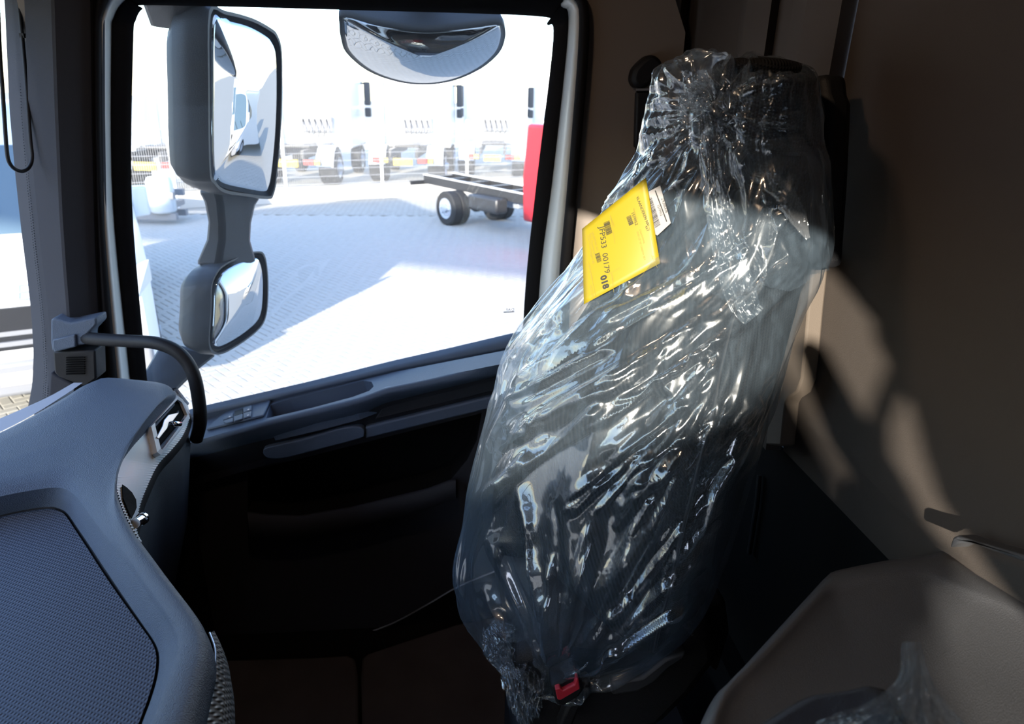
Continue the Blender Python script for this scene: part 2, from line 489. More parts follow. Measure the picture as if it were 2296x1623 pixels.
# ---- vans
def make_van(name, label, group=None):
    """stands at the origin, front towards +X"""
    r = empty(name, (0, 0, 0), label, 'van', group)
    prof = [(0.0, 0.32), (0.06, 0.62), (0.05, 0.95), (-0.06, 1.22), (-0.38, 1.50), (-0.95, 2.30), (-1.35, 2.52), (-5.4, 2.56), (-5.5, 0.45)]
    n = 9; ys = [-1.0, -0.9, -0.6, 0, 0.6, 0.9, 1.0]
    rows = []
    for y in ys:
        k = abs(y); back = 0.30 if k > 0.95 else (0.10 if k > 0.8 else 0.0)
        w = []
        for (x, z) in prof:
            yy = y * (1 - 0.10 * max(0, z - 1.4))
            w.append((x - (back if x > -2 else 0), yy, z - (0.05 if k > 0.95 and z > 2.4 else 0)))
        rows.append(w)
    b = MB().loft(rows, cap=True)
    mesh('body', b.v, b.f, M_WHITE, r, smooth=True).modifiers.new('s', 'EDGE_SPLIT').split_angle = math.radians(35)
    # windscreen, a little proud of the slope
    def on(y, t, off=0.015):
        p = np.array([-0.38, y * 0.99, 1.50]) * (1 - t) + np.array([-0.95, y * 0.92, 2.30]) * t
        return p + np.array([0.8, 0, 0.57]) * off
    ws = MB().prism([on(-0.82, 0.06), on(0.82, 0.06), on(0.80, 0.93), on(-0.80, 0.93)], (-0.02, 0, -0.012)).build('windscreen', M_DARKGLASS, r)
    for yy in (-0.45, 0.30): MB().bar(on(yy, 0.08, 0.03), on(yy + 0.38, 0.28, 0.03), 0.02, 0.02).build('wiper', M_BLACK, r)
    # grille: bars one above another
    for k in range(4):
        MB().box((0.03 - 0.012 * k, -0.72 + 0.02 * k, 0.70 + 0.085 * k), (0.085 - 0.02 * k, 0.72 - 0.02 * k, 0.74 + 0.085 * k)).build('grille_bar', M_GREY, r)
    MB().box((0.0, -0.75, 0.66), (0.062, 0.75, 1.02)).build('grille_back', M_BLACK, r)
    for s in (-1, 1):
        hp = [(0.0, s * 0.72, 1.02), (-0.06, s * 0.74, 1.2), (-0.20, s * 1.0, 1.28), (-0.24, s * 1.0, 1.08), (-0.05, s * 0.86, 0.98)]
        MB().prism(hp, (0.05, s * 0.012, 0.01)).build('headlamp', M_LAMP, r)
        MB().prism([(0.0, s * 0.62, 0.42), (0.0, s * 0.9, 0.42), (0.0, s * 0.9, 0.52), (0.0, s * 0.62, 0.52)], (0.06, 0, 0)).build('fog_lamp', M_LAMP, r)
        MB().prism([(-0.85, s * 0.96, 1.56), (-0.85, s * 1.12, 1.58), (-0.85, s * 1.12, 1.86), (-0.85, s * 0.98, 1.86)], (-0.12, 0, 0)).build('wing_mirror', M_LAMP, r, bevel=0.02)
        sg = [(-0.95, s * 0.965, 1.58), (-1.95, s * 0.985, 1.58), (-1.95, s * 0.93, 2.22), (-1.15, s * 0.93, 2.2)]
        MB().prism(sg, (0, s * 0.02, 0)).build('side_window', M_DARKGLASS, r)
        for wx in (-0.95, -4.4):
            w = MB().lathe([(0.0, 0), (0.2, 0), (0.21, 0.03), (0.34, 0.04), (0.36, 0.0), (0.36, -0.18), (0.0, -0.18)], (wx, s * 0.98, 0.36), (0, s, 0), 28).build('wheel', M_TYRE, r)
            MB().lathe([(0.0, 0.02), (0.06, 0.05), (0.08, 0.02), (0.19, 0.02), (0.2, 0.035), (0.2, -0.02), (0.0, -0.02)], (wx, s * 0.985, 0.36), (0, s, 0), 24).build('rim', M_RIM, w)
    MB().box((-0.02, -0.92, 0.25), (0.09, 0.92, 0.56)).build('bumper', M_GREY, r, bevel=0.04)
    MB().box((0.075, -0.26, 0.36), (0.1, 0.26, 0.47)).build('number_plate', M_PAPER, r)
    for k, chh in enumerate('IVECO'):
        text(chh, frame4((0.03, -0.44 + 0.22 * k, 1.07), (0, 1, 0), (-0.25, 0, 1)), 0.2, M_GREY, r, 'letter', 'CENTER')
    return r
van = make_van('delivery_van', 'white delivery van facing the truck, seen through the windscreen', 'white delivery vans')
van.location = (-3.55, 5.9, 0); van.rotation_euler = (0, 0, math.atan2(-0.93, 0.42))
v2 = copy_tree(van); v2['label'] = 'nearer of two white vans reflected in the tall door mirror'
v2.location = (11.0, 7.2, 0); v2.rotation_euler = (0, 0, math.atan2(-0.75, -0.55))
v3 = copy_tree(van); v3['label'] = 'farther of two white vans reflected in the tall door mirror'
v3.location = (16.5, 9.3, 0); v3.rotation_euler = (0, 0, math.atan2(-0.75, -0.55))

# ---- tractor units seen from behind, over the fence
def make_wheel(c, ax, r, w, parent, name='wheel'):
    k = MB().lathe([(0.0, 0.0), (r * 0.56, 0.0), (r * 0.6, w * 0.12), (r * 0.9, w * 0.14), (r, w * 0.02), (r, -w * 0.9), (r * 0.9, -w), (0, -w)], c, ax, 28).build(name, M_TYRE, parent)
    MB().lathe([(0.0, w * 0.3), (r * 0.2, w * 0.3), (r * 0.25, -w * 0.05 + 0.01), (r * 0.48, 0.012), (r * 0.56, w * 0.1), (r * 0.6, w * 0.13), (r * 0.6, 0.0), (0.0, 0.0)], c, ax, 24).build('rim', M_RIM, k)
    for q in range(8):
        t = q * math.pi / 4; ax_ = unit(ax); a = unit(np.cross(ax_, (0, 0, 1))); b = np.cross(ax_, a)
        p = np.array(c) + (math.cos(t) * a + math.sin(t) * b) * r * 0.36 + ax_ * 0.02
        MB().lathe([(0.018, -0.02), (0.018, 0.03), (0.0, 0.03)], p, ax, 6).build('wheel_nut', M_CHROME, k)
    return k
def make_tractor(name, label, group):
    """rear towards -Y, cab towards +Y, standing at the origin (rear end)"""
    r = empty(name, (0, 0, 0), label, 'truck', group)
    MB().prism([(-1.22, 3.6, 0.95), (1.22, 3.6, 0.95), (1.22, 3.6, 3.0), (1.05, 3.75, 3.75), (-1.05, 3.75, 3.75), (-1.22, 3.6, 3.0)], (0, 2.2, 0)).build('cab', M_WHITE, r, bevel=0.08)
    for s in (-1, 1):
        MB().prism([(s * 1.2, 3.2, 1.0), (s * 1.2, 3.65, 1.0), (s * 1.2, 3.65, 3.4), (s * 1.2, 3.3, 3.3)], (s * 0.04, 0, 0)).build('side_fairing', M_WHITE, r)
        a = MB().box((s * 1.42 - 0.11, 5.3, 2.35), (s * 1.42 + 0.11, 5.5, 3.15)).build('mirror', M_MHOUSE, r, bevel=0.04)
        MB().box((s * 1.42 - 0.11, 5.3, 1.95), (s * 1.42 + 0.11, 5.5, 2.27)).build('wide_mirror', M_MHOUSE, a, bevel=0.04)
        MB().bar((s * 1.2, 5.45, 3.1), (s * 1.42, 5.4, 3.1), 0.06).build('mirror_arm', M_MHOUSE, a)
        MB().box((s * 0.42 - 0.04, 0.1, 0.85), (s * 0.42 + 0.04, 3.7, 1.1)).build('frame_rail', M_STEELBLK, r)
        fd = [(s * 0.95 + 0, 1.25 + 0.66 * math.cos(t), 0.52 + 0.66 * math.sin(t)) for t in np.linspace(0.1, math.pi - 0.1, 11)]
        MB().loft([[(x - 0.27, y, z) for x, y, z in fd], [(x + 0.27, y, z) for x, y, z in fd]]).build('mudguard', M_WHITE, r, smooth=True)
        make_wheel((s * 1.2, 1.25, 0.52), (s, 0, 0), 0.52, 0.5, r)
        make_wheel((s * 1.2, 4.9, 0.52), (s, 0, 0), 0.52, 0.3, r)
        MB().box((s * 0.72 - 0.28, 0.02, 0.68), (s * 0.72 + 0.28, 0.1, 0.86)).build('lamp_bar', M_STEELBLK, r)
        MB().box((s * 0.72 - 0.24, -0.01, 0.70), (s * 0.72 + 0.06, 0.03, 0.84)).build('tail_lamp', M_REDLENS, r)
        MB().box((s * 0.72 + 0.08, -0.01, 0.70), (s * 0.72 + 0.24, 0.03, 0.84)).build('turn_lamp', M_AMBER, r)
    MB().box((-0.55, 3.3, 1.5), (0.55, 3.55, 2.0)).build('air_line_panel', M_GREY, r)
    for k in range(5):
        MB().tube(spline([(-0.4 + 0.2 * k, 3.3, 1.9), (-0.35 + 0.2 * k, 3.1, 1.6), (-0.3 + 0.15 * k, 3.0, 1.3)], 5), 0.025, 6).build('air_line', M_STEELBLK, r)
    MB().box((-0.42, 1.0, 1.1), (0.42, 1.9, 1.22)).build('coupling_plate', M_STEELBLK, r, bevel=0.03)
    MB().box((-0.3, -0.02, 0.62), (0.3, 0.06, 0.84)).build('number_plate', M_AMBER, r)
    MB().box((-0.5, 2.2, 1.1), (0.5, 3.5, 1.16)).build('catwalk', M_GREY, r)
    return r
tr0 = make_tractor('tractor_unit', 'white tractor unit behind the fence, between the two door mirrors', 'white tractor units parked behind the fence')
spots = [(655, 23.0), (905, 24.0), (1100, 26.0), (1262, 28.0), (345, 21.5)]
tl = ['white tractor unit behind the fence beside the tall door mirror', 'white tractor unit behind the fence under the kerb mirror',
      'white tractor unit behind the fence above the bare chassis', 'white tractor unit behind the fence nearest the window\'s rear edge',
      'white tractor unit behind the fence glimpsed between pillar and door mirror']
for i, ((px, Y), lb) in enumerate(zip(spots, tl)):
    o = tr0 if i == 0 else copy_tree(tr0)
    p = pY(px, 300, Y); o.location = (p[0], Y - 1.0, 0); o.rotation_euler = (0, 0, -0.1); o['label'] = lb

# ---- fence
fence = empty('mesh_fence', (-1.5, 20.2, 0), 'tall galvanised welded wire fence in front of the parked tractor units', 'fence')
fp = []
for k in range(-4, 6):
    t = k * 2.65; fp.append(np.array([-4.1 + t * 0.91, 18.9 + t * 0.41, 0]))
for k, p in enumerate(fp):
    MB().box(p + (-0.035, -0.03, 0), p + (0.035, 0.03, 2.1)).build('post', M_WHITE, fence)
    if k + 1 < len(fp):
        q = fp[k + 1]; d = unit(q - p); L = np.linalg.norm(q - p)
        w = MB()
        for j in range(int(L / 0.05)):
            a = p + d * (j * 0.05 + 0.03)
            w.bar(a + (0, 0, 0.42), a + (0, 0, 2.03), 0.008)
        for z in np.arange(0.45, 2.05, 0.2):
            w.bar(p + (0, -0.01, z), q + (0, -0.01, z), 0.011)
        pn = w.build('wire_panel', M_WIREDK, fence); pn['kind'] = 'stuff'
        MB().bar(p + (0, 0, 0.2), q + (0, 0, 0.2), 0.05, 0.4).build('base_board', M_CONC, fence)

# ---- bare chassis vehicle with red cab
ch = empty('chassis_cab', (0.77, 16.15, 0), 'bare black vehicle chassis with twin rear wheels and red cab', 'truck')
cf, ca = np.array([0.57, -0.82, 0]), np.array([0.82, 0.57, 0])
C0 = np.array([0.77, 16.15, 0.0])
for s in (-1, 1):
    a = C0 + ca * s * 0.42
    MB().bar(a - cf * 1.5 + (0, 0, 0.86), a + cf * 3.0 + (0, 0, 0.80), 0.07, 0.2).build('frame_rail', M_STEELBLK, ch)
    MB().bar(a - cf * 1.5 + (0, 0, 0.965), a + cf * 3.0 + (0, 0, 0.905), 0.11, 0.012).build('rail_flange', M_WHITE, ch)
    make_wheel(C0 + ca * s * 0.86 + (0, 0, 0.38), ca * s, 0.38, 0.19, ch)
    make_wheel(C0 + ca * s * 0.63 + (0, 0, 0.38), ca * s, 0.38, 0.19, ch)
    MB().bar(a - cf * 0.7 + (0, 0, 0.62), a + cf * 0.7 + (0, 0, 0.62), 0.08, 0.05).build('leaf_spring', M_STEELBLK, ch)
for t in (-1.45, -0.8, 0.0, 0.8, 1.6, 2.3):
    MB().bar(C0 + cf * t - ca * 0.42 + (0, 0, 0.86), C0 + cf * t + ca * 0.42 + (0, 0, 0.86), 0.1, 0.12).build('cross_member', M_STEELBLK, ch)
MB().bar(C0 - ca * 0.8 + (0, 0, 0.38), C0 + ca * 0.8 + (0, 0, 0.38), 0.12).build('axle', M_STEELBLK, ch)
MB().lathe([(0.0, -0.2), (0.14, -0.12), (0.17, 0), (0.14, 0.12), (0, 0.2)], C0 + (0, 0, 0.4), cf, 16).build('differential', M_STEELBLK, ch, smooth=True)
MB().bar(C0 - cf * 1.55 - ca * 0.8 + (0, 0, 0.78), C0 - cf * 1.55 + ca * 0.8 + (0, 0, 0.78), 0.06, 0.1).build('rear_beam', M_STEELBLK, ch)
MB().obox(C0 + cf * 1.2 - ca * 0.62 + (0, 0, 0.62), cf * 0.5, ca * 0.16, (0, 0, 0.16)).build('fuel_tank', M_STEELBLK, ch, bevel=0.05)
MB().obox(C0 + cf * 1.1 + ca * 0.0 + (0, 0, 0.6), cf * 0.5, ca * 0.1, (0, 0, 0.1)).build('gearbox', M_RIM, ch, bevel=0.04)
cp = [C0 + cf * x + (0, 0, z) - ca * 0.98 for x, z in [(2.75, 0.5), (2.7, 1.3), (2.8, 2.3), (3.9, 2.3), (4.6, 1.5), (5.3, 1.25), (5.4, 0.5)]]
MB().prism(cp, ca * 1.96).build('cab', M_REDPAINT, ch, bevel=0.06)
make_wheel(C0 + cf * 4.4 - ca * 0.98 + (0, 0, 0.38), -ca, 0.38, 0.2, ch)
make_wheel(C0 + cf * 4.4 + ca * 0.98 + (0, 0, 0.38), ca, 0.38, 0.2, ch)

# ---- upright tank on a low trailer frame, left of the lower mirror
tk = pZ(372, 502, 0.0)
tank = empty('trailer_tank', tk, 'upright grey tank on a low dark trailer frame near the fence', 'trailer')
MB().lathe([(0.0, 0.25), (0.24, 0.25), (0.27, 0.3), (0.27, 0.92), (0.22, 1.0), (0, 1.02)], tk, (0, 0, 1), 20).build('tank', M_LAMP, tank, smooth=True)
for z in (0.18, 0.62):
    MB().bar(tk + (-2.4, 0.1, z), tk + (0.3, -0.1, z), 0.12, 0.14).build('frame_rail', M_GREY, tank)
    MB().bar(tk + (-2.4, 0.7, z), tk + (0.3, 0.5, z), 0.12, 0.14).build('frame_rail', M_GREY, tank)
for x in (-2.2, 0.2):
    MB().bar(tk + (x, -0.1, 0.4), tk + (x, 0.6, 0.4), 0.1, 0.12).build('cross_member', M_GREY, tank)
make_wheel(tk + (-1.2, -0.15, 0.34), (0, -1, 0), 0.34, 0.2, tank)
make_wheel(tk + (-1.2, 0.85, 0.34), (0, 1, 0), 0.34, 0.2, tank)

# ---- added unseen sun blockers: a slab over the yard, a lorry and a panel
OFF = np.array(SUN_DIR) / -SUN_DIR.z
band = [pZ(x, y, 0.0) for x, y in [(250, 488), (430, 492), (600, 472), (720, 462), (880, 478), (1000, 492), (1230, 520), (1240, 632), (1100, 618), (850, 590), (600, 560), (250, 535)]]
hc = 6.5
shade_slab = polyfill([p - OFF * hc for p in band], [], 'yard_shade_slab', M_GREY, None, thick=(0, 0, 0.25))  # added slab: the wanted yard shadow moved up towards the sun
tag(shade_slab, 'added unseen slab casting the shadow band on the yard', None, None, 'structure')
for i in (0, 11):
    p = band[i] - OFF * hc
    b = MB().box((p[0] - 0.1, p[1] - 0.1, 0), (p[0] + 0.1, p[1] + 0.1, hc)).build('pillar', M_GREY, shade_slab)
lorry = empty('added_box_lorry', (0.4, -5.2, 0), 'added unseen dark box lorry blocking low sun at the driver side', 'truck')  # added out of view to block low sun
MB().box((-1.43, -6.5, 0.9), (4.8, -4.0, 3.48)).build('box_body', M_LORRY, lorry, bevel=0.03)
MB().prism([(-2.04, -4.0, 0.9), (-1.43, -4.0, 0.9), (-1.43, -4.0, 3.50), (-1.46, -4.0, 3.66), (-1.55, -4.0, 3.80), (-2.04, -4.0, 3.58)], (0, -0.06, 0)).build('low_sun_plate', M_LORRY, lorry)  # added plate, top edge shaped to cut the low sun
MB().box((4.9, -6.4, 0.6), (6.9, -4.1, 3.0)).build('cab', M_LORRY, lorry, bevel=0.15)
for x in (-0.6, 6.0):
    for s in (-1, 1):
        make_wheel((x, -5.25 + s * 1.15, 0.5), (0, s, 0), 0.5, 0.3, lorry)
sun_panel = empty('dash_sun_blocker', (-3.1, -4.15, 0), 'added unseen grey panel keeping sun off the dash and pillar', 'sign')  # added out of view to keep sun off the dashboard
MB().box((-3.4, -4.2, 0.5), (-2.06, -4.0, 5.4)).build('panel', M_GREY, sun_panel, bevel=0.02)
MB().box((-3.2, -4.18, 0.0), (-2.3, -4.02, 0.52)).build('plinth', M_CONC, sun_panel)

# ================================================================== OWN CAB: SHELL
def strip(rows, name, m, parent=None, kind=None, label=None, **k):
    o = MB().loft(rows).build(name, m, parent, **k)
    if kind: o['kind'] = kind
    if label: o['label'] = label
    return o

cabx0, cabx1, yd = -0.92, 0.56, -0.98
# floor
floor = MB().box((-0.95, yd, FLOOR - 0.06), (0.56, 1.62, FLOOR)).build('floor', M_SOFTBLACK); tag(floor, 'black cab floor', None, None, 'structure')
def pz(x, y, z=FLOOR + 0.012): return pZ(x, y, z)
cA = [pz(430, 1492), pz(500, 1488), pz(700, 1482), pz(779, 1477), pz(796, 1484), pz(803, 1520), pz(804, 1623), pz(804, 1800), pz(430, 1800)]
cB = [pz(812, 1484), pz(824, 1474), pz(900, 1448), pz(1022, 1408), pz(1089, 1394), pz(1350, 1360), pz(1350, 1800), pz(812, 1800), pz(812, 1623), pz(810, 1520)]
for c in (cA, cB):
    o = MB().prism(c, (0, 0, 0.014)).build('carpet_panel', M_CARPET, floor, bevel=0.008)
# ceiling
ceil = MB().box((-0.95, yd - 0.03, 3.3), (0.6, 1.72, 3.36)).build('ceiling', M_WALL); tag(ceil, 'dark roof lining', None, None, 'structure')
cl = empty('ceiling_lamp', (-0.15, 0.80, 3.27), 'small round interior lamp glowing warm on the roof lining', 'lamp')
ml = bpy.data.materials.new('lit_lamp_lens'); ml.use_nodes = True
ml.node_tree.nodes['Principled BSDF'].inputs['Emission Color'].default_value = (1.0, 0.70, 0.46, 1)
ml.node_tree.nodes['Principled BSDF'].inputs['Emission Strength'].default_value = 60.0
MB().lathe([(0.0, 0.0), (0.055, 0.0), (0.053, -0.020), (0.04, -0.026), (0.0, -0.028)], (-0.15, 0.80, 3.297), (0, 0, 1), 24).build('lens', ml, cl)
MB().lathe([(0.056, 0.0), (0.07, 0.0), (0.066, -0.016), (0.056, -0.016)], (-0.15, 0.80, 3.298), (0, 0, 1), 24).build('bezel', M_BLACK, cl)
# rear wall: upright lining with a proud side panel, seen in section at eye height
sec = []
for px, X in [(1505, 0.50), (1522, 0.502), (1540, 0.535), (1655, 0.535), (1668, 0.512), (1722, 0.510), (1740, 0.528), (1770, 0.512), (1800, 0.482), (1878, 0.476)]:
    sec.append(pX(px, 60, X)[:2])
yseam = sec[-1][1]
zb = 2.262
rows = []
for (x, y) in sec: rows.append([(x, y, 3.32), (x, y, zb + 0.09), (x + 0.004, y, zb)])
rows.append([(0.500, yseam - 0.001, 3.32), (0.500, yseam - 0.001, zb + 0.09), (0.504, yseam - 0.001, zb)])
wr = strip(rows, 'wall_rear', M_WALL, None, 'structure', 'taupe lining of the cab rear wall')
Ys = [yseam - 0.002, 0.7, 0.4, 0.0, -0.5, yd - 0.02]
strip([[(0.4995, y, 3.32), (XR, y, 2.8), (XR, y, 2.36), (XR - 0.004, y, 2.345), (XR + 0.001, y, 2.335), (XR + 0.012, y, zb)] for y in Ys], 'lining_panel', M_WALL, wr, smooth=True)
# upright moulding at the seam (light edge of the side panel)
em = [pX(1812, 690, 0.47), pX(1806, 760, 0.47), pX(1797, 850, 0.47), pX(1786, 880, 0.47), pX(1768, 892, 0.47), pX(1760, 905, 0.47), pX(1750, 1000, 0.47), pX(1716, 996, 0.47), pX(1730, 880, 0.47), pX(1775, 690, 0.47), pX(1795, 560, 0.47), pX(1825, 560, 0.47)]
MB().prism(em, (0.022, 0, 0)).build('seam_moulding', M_WALLL, wr, bevel=0.003)
# black lower rear wall under the lining
lw = MB().box((0.507, yd, FLOOR), (0.56, 1.62, zb + 0.003)).build('wall_rear_lower', M_SOFTBLACK); tag(lw, 'black lower part of the cab rear wall', None, None, 'structure')
MB().box((0.47, 0.62, FLOOR), (0.508, 1.5, 1.85)).build('storage_panel', M_SOFTBLACK, lw)
MB().tube([pX(1703, 1065, 0.5), pX(1697, 1130, 0.5), pX(1680, 1240, 0.5)], 0.004, 8).build('edge_piping', M_BLACK, lw)

# passenger side wall round the door opening
SEAL_O = [(247, 1000), (230, 830), (211, 450), (206, 100), (212, 10), (240, -45), (300, -62), (760, -60), (1240, -48), (1300, -25), (1322, 65), (1297, 390), (1278, 600), (1268, 800), (1262, 1000)]
WH_O = [(280, 1000), (262, 830), (231, 450), (226, 100), (232, 30), (256, -18), (305, -38), (760, -40), (1230, -28), (1283, -5), (1298, 65), (1274, 390), (1255, 600), (1245, 800), (1238, 1000)]
WH_I = [(310, 1000), (290, 830), (253, 450), (250, 100), (256, 38), (280, 2), (325, -18), (760, -18), (1215, -6), (1258, 14), (1274, 65), (1240, 390), (1213, 600), (1200, 800), (1192, 1000)]
GL_E = [(345, 1000), (328, 830), (296, 450), (299, 100), (305, 45), (320, 20), (345, 12), (760, 22), (1195, 36), (1226, 55), (1240, 90), (1205, 390), (1180, 620), (1170, 800), (1164, 1000)]
def ring3(L, Y, n=6): return [pY(x, y, Y) for x, y in spline(L, n)]
wp = empty('wall_passenger', (0.3, 1.54, FLOOR), 'taupe side lining around the passenger door', None, None, 'structure')
so = ring3(SEAL_O, 1.535)
outer = [(-0.80, 1.54, so[0][2])] + [(-0.80, 1.54, 3.32)] + [(0.51, 1.54, 3.32)] + [(0.51, 1.54, FLOOR)] + [(so[-1][0], 1.54, FLOOR)]
# lining behind the door opening and above it
k = len(so); iT = max(range(k), key=lambda i: so[i][2])
MB().loft([[(x, 1.54, z) for x, _, z in so], [(min(max(x, -0.80), 0.51) if i not in (0, k - 1) else x, 1.54, z) for i, (x, z) in enumerate(
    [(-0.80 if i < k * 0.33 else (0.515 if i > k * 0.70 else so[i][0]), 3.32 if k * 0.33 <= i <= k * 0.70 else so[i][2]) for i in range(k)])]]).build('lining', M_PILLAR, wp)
MB().box((0.2, 1.535, FLOOR), (0.53, 1.56, 2.15)).build('lower_lining', M_SOFTBLACK, wp)
MB().loft([ring3(SEAL_O, 1.53), ring3(SEAL_O, 1.515), ring3([(a * .5 + b * .5, c * .5 + d * .5) for (a, c), (b, d) in zip(SEAL_O, WH_O)], 1.505), ring3(WH_O, 1.52), ring3(WH_O, 1.58)]).build('door_seal', M_RUBBER, wp, smooth=True)

# ================================================================== PASSENGER DOOR
door = empty('door_1', (-0.1, 1.6, FLOOR), 'passenger door with large window and dark armrest', None, None, 'structure')
mid = [(a * .5 + b * .5, c * .5 + d * .5) for (a, c), (b, d) in zip(WH_O, WH_I)]
MB().loft([ring3(WH_O, 1.60), ring3(WH_O, 1.54), ring3(mid, 1.575), ring3(WH_I, 1.635), ring3(WH_I, 1.65)]).build('painted_frame', M_CREAM, door, smooth=True)
m2 = [(a * .4 + b * .6, c * .4 + d * .6) for (a, c), (b, d) in zip(WH_I, GL_E)]
MB().loft([ring3(WH_I, 1.65), ring3(WH_I, 1.632), ring3(m2, 1.636), ring3(GL_E, 1.645), ring3(GL_E, GY + 0.01)]).build('window_seal', M_RUBBER, door, smooth=True)
gl = [p for p in ring3([(x + (-6 if x < 700 else 6), y + (-6 if y < 300 else 0)) for x, y in GL_E], GY, 4)]
pane = MB().prism(gl, (0, 0.004, 0)).build('window_pane', M_GLASS, door)
# etched maker's mark, read from outside
fx = frame4(pY(1153, 697, GY - 0.002), pY(1110, 697, GY) - pY(1153, 697, GY), pY(1153, 650, GY) - pY(1153, 697, GY))
text('DAF', fx, 0.0105, M_INK, door, 'etched_mark', 'LEFT', 1.2)
MB().prism([pY(1129, 699, GY - 0.002), pY(1153, 698, GY - 0.002), pY(1153, 700, GY - 0.002), pY(1129, 701, GY - 0.002)], (0, 0.001, 0)).build('etched_rule', M_INK, door)

# door panel, in rows from the belt down; each row a line of (px, py, depth)
def row(pts, Y, n=40):
    if not hasattr(Y, '__len__'): Y = [Y] * len(pts)
    return resample(np.array([pY(x, y, yy) for (x, y), yy in zip(pts, Y)]), n)
belt0 = [(300, 950), (464, 908), (690, 856), (883, 808), (1012, 779), (1122, 753), (1300, 712)]
belt1 = [(300, 972), (464, 928), (606, 896), (800, 851), (883, 831), (1119, 785), (1300, 752)]
top_f = [(300, 1030), (419, 995), (593, 943), (722, 911), (800, 893), (864, 868), (1109, 819), (1300, 785)]
MB().loft([row(belt0, GY + 0.01), row(belt0, GY - 0.03), row([(x, y + 9) for x, y in belt0], GY - 0.045), row([(a[0], a[1] - 5) for a in belt1], 1.585), row(belt1, 1.587), row([(x, y + 16) for x, y in belt1], 1.60)]).build('belt_moulding', M_DOOR, door, smooth=True)
# armrest top with the grip pocket cut in it
zt = [pY(x, y, 1.58) for x, y in belt1]
armY = 1.47
T0 = row([(a[0], a[1] + 3) for a in belt1], 1.583, 60); T1 = row(top_f, armY, 60)
pk_o = [(606, 903), (840, 846)]
pk = [(597, 938), (606, 908), (650, 894), (780, 862), (815, 853), (833, 856), (838, 866), (828, 876), (790, 890), (700, 914), (640, 928)]
aP, aN = T1[30], np.cross(T1[45] - T1[10], T0[30] - T1[30]); aN = unit(aN) * (1 if np.cross(T1[45] - T1[10], T0[30] - T1[30])[2] > 0 else -1)
def arm(x, y, d=0.0): return pP(x, y, aP + aN * d, aN)
pk3 = [arm(x, y) for x, y in pk]
outl = [arm(x, y) for x, y in [(a[0], a[1] + 3) for a in belt1]] + [arm(x, y) for x, y in top_f[::-1]]
polyfill(outl, [pk3], 'armrest_top', M_DOOR, door)
low = [p - aN * 0.06 for p in pk3]
MB().loft([pk3, low], closed=True).build('grip_pocket', M_DOOR, door, smooth=False)
MB().add(low, [tuple(range(len(low)))]).build('pocket_floor', M_DOOR, door)
lip = [arm(x, y) for x, y in top_f]
lf1 = [(300, 1042), (419, 1008), (593, 957), (722, 927), (800, 908), (864, 886), (1109, 838), (1300, 803)]
lf2 = [(300, 1062), (419, 1030), (625, 978), (722, 955), (800, 935), (864, 903), (1103, 845), (1300, 812)]
nn = 60
MB().loft([resample(np.array(lip), nn), row([(x, y + 5) for x, y in top_f], armY - 0.010, nn), row(lf1, armY - 0.010, nn), row(lf2, armY + 0.02, nn)]).build('armrest_front', M_DOOR, door, smooth=True)
# door card in rows below the armrest
r1 = lf2
r2 = [(300, 1110), (420, 1075), (590, 1030), (700, 1000), (820, 972), (864, 962), (1096, 905), (1300, 862)]
r2b = [(300, 1120), (420, 1092), (590, 1045), (700, 1022), (820, 988), (864, 975), (1086, 922), (1300, 880)]
r3 = [(300, 1140), (420, 1110), (555, 1056), (660, 1030), (820, 992), (900, 972), (1080, 926), (1300, 884)]
MB().loft([row(r1, 1.49, nn), row(r2, 1.515, nn), row(r2, 1.50, nn), row(r2b, 1.505, nn), row(r2b, 1.535, nn)]).build('upper_card', M_DOORLOW, door, smooth=False)
ins = [(864, 901), (1099, 846), (1140, 838), (1135, 872), (1096, 880), (841, 941)]
MB().prism([pY(x, y, 1.494) for x, y in ins], (0, 0.02, 0)).build('card_inlay', M_DOORLOW, door, bevel=0.003)
bandp = [(819, 958), (1086, 893), (1200, 870), (1195, 900), (1084, 920), (819, 984)]
MB().prism([pY(x, y, 1.492) for x, y in bandp], (0, 0.02, 0)).build('card_rail', M_DOOR, door, bevel=0.004)
# pull grip under the armrest
pg = [(590, 1012), (600, 1003), (680, 985), (760, 962), (800, 957), (815, 963), (816, 975), (805, 984), (700, 1012), (640, 1027), (605, 1028), (592, 1021)]
MB().prism([pY(x, y, 1.482) for x, y in spline(pg, 3, True)], (0, 0.03, 0)).build('door_pull', M_DOOR, door, bevel=0.006, seg=3)
# lower card with the storage bin
b0 = r3
bin_o = [(555, 1058), (1080, 926), (1070, 985), (1048, 1030), (1012, 1074), (960, 1094), (787, 1136), (674, 1155), (600, 1153), (555, 1147)]
lo_out = [(300, 1105), (420, 1070), (555, 1036), (1090, 904), (1300, 864), (1300, 1270), (1036, 1312), (960, 1355), (883, 1397), (813, 1422), (500, 1440), (300, 1445)]
polyfill([pY(x, y, 1.525) for x, y in lo_out], [[pY(x, y, 1.525) for x, y in bin_o]], 'lower_card', M_DOORLOW, door)
bo = [pY(x, y, 1.525) for x, y in bin_o]
MB().loft([bo, [p + np.array([0, 0.09, 0]) for p in bo]], closed=True).build('bin_side', M_SOFTBLACK, door)
MB().add([p + np.array([0, 0.09, 0]) for p in bo], [tuple(range(len(bo)))]).build('bin_back', M_SOFTBLACK, door)
lipU = [(555, 1147), (600, 1153), (674, 1155), (787, 1136), (960, 1094), (1012, 1074), (1022, 1075)]
lipL = [(560, 1205), (610, 1212), (680, 1210), (790, 1190), (960, 1142), (1005, 1124), (1022, 1117)]
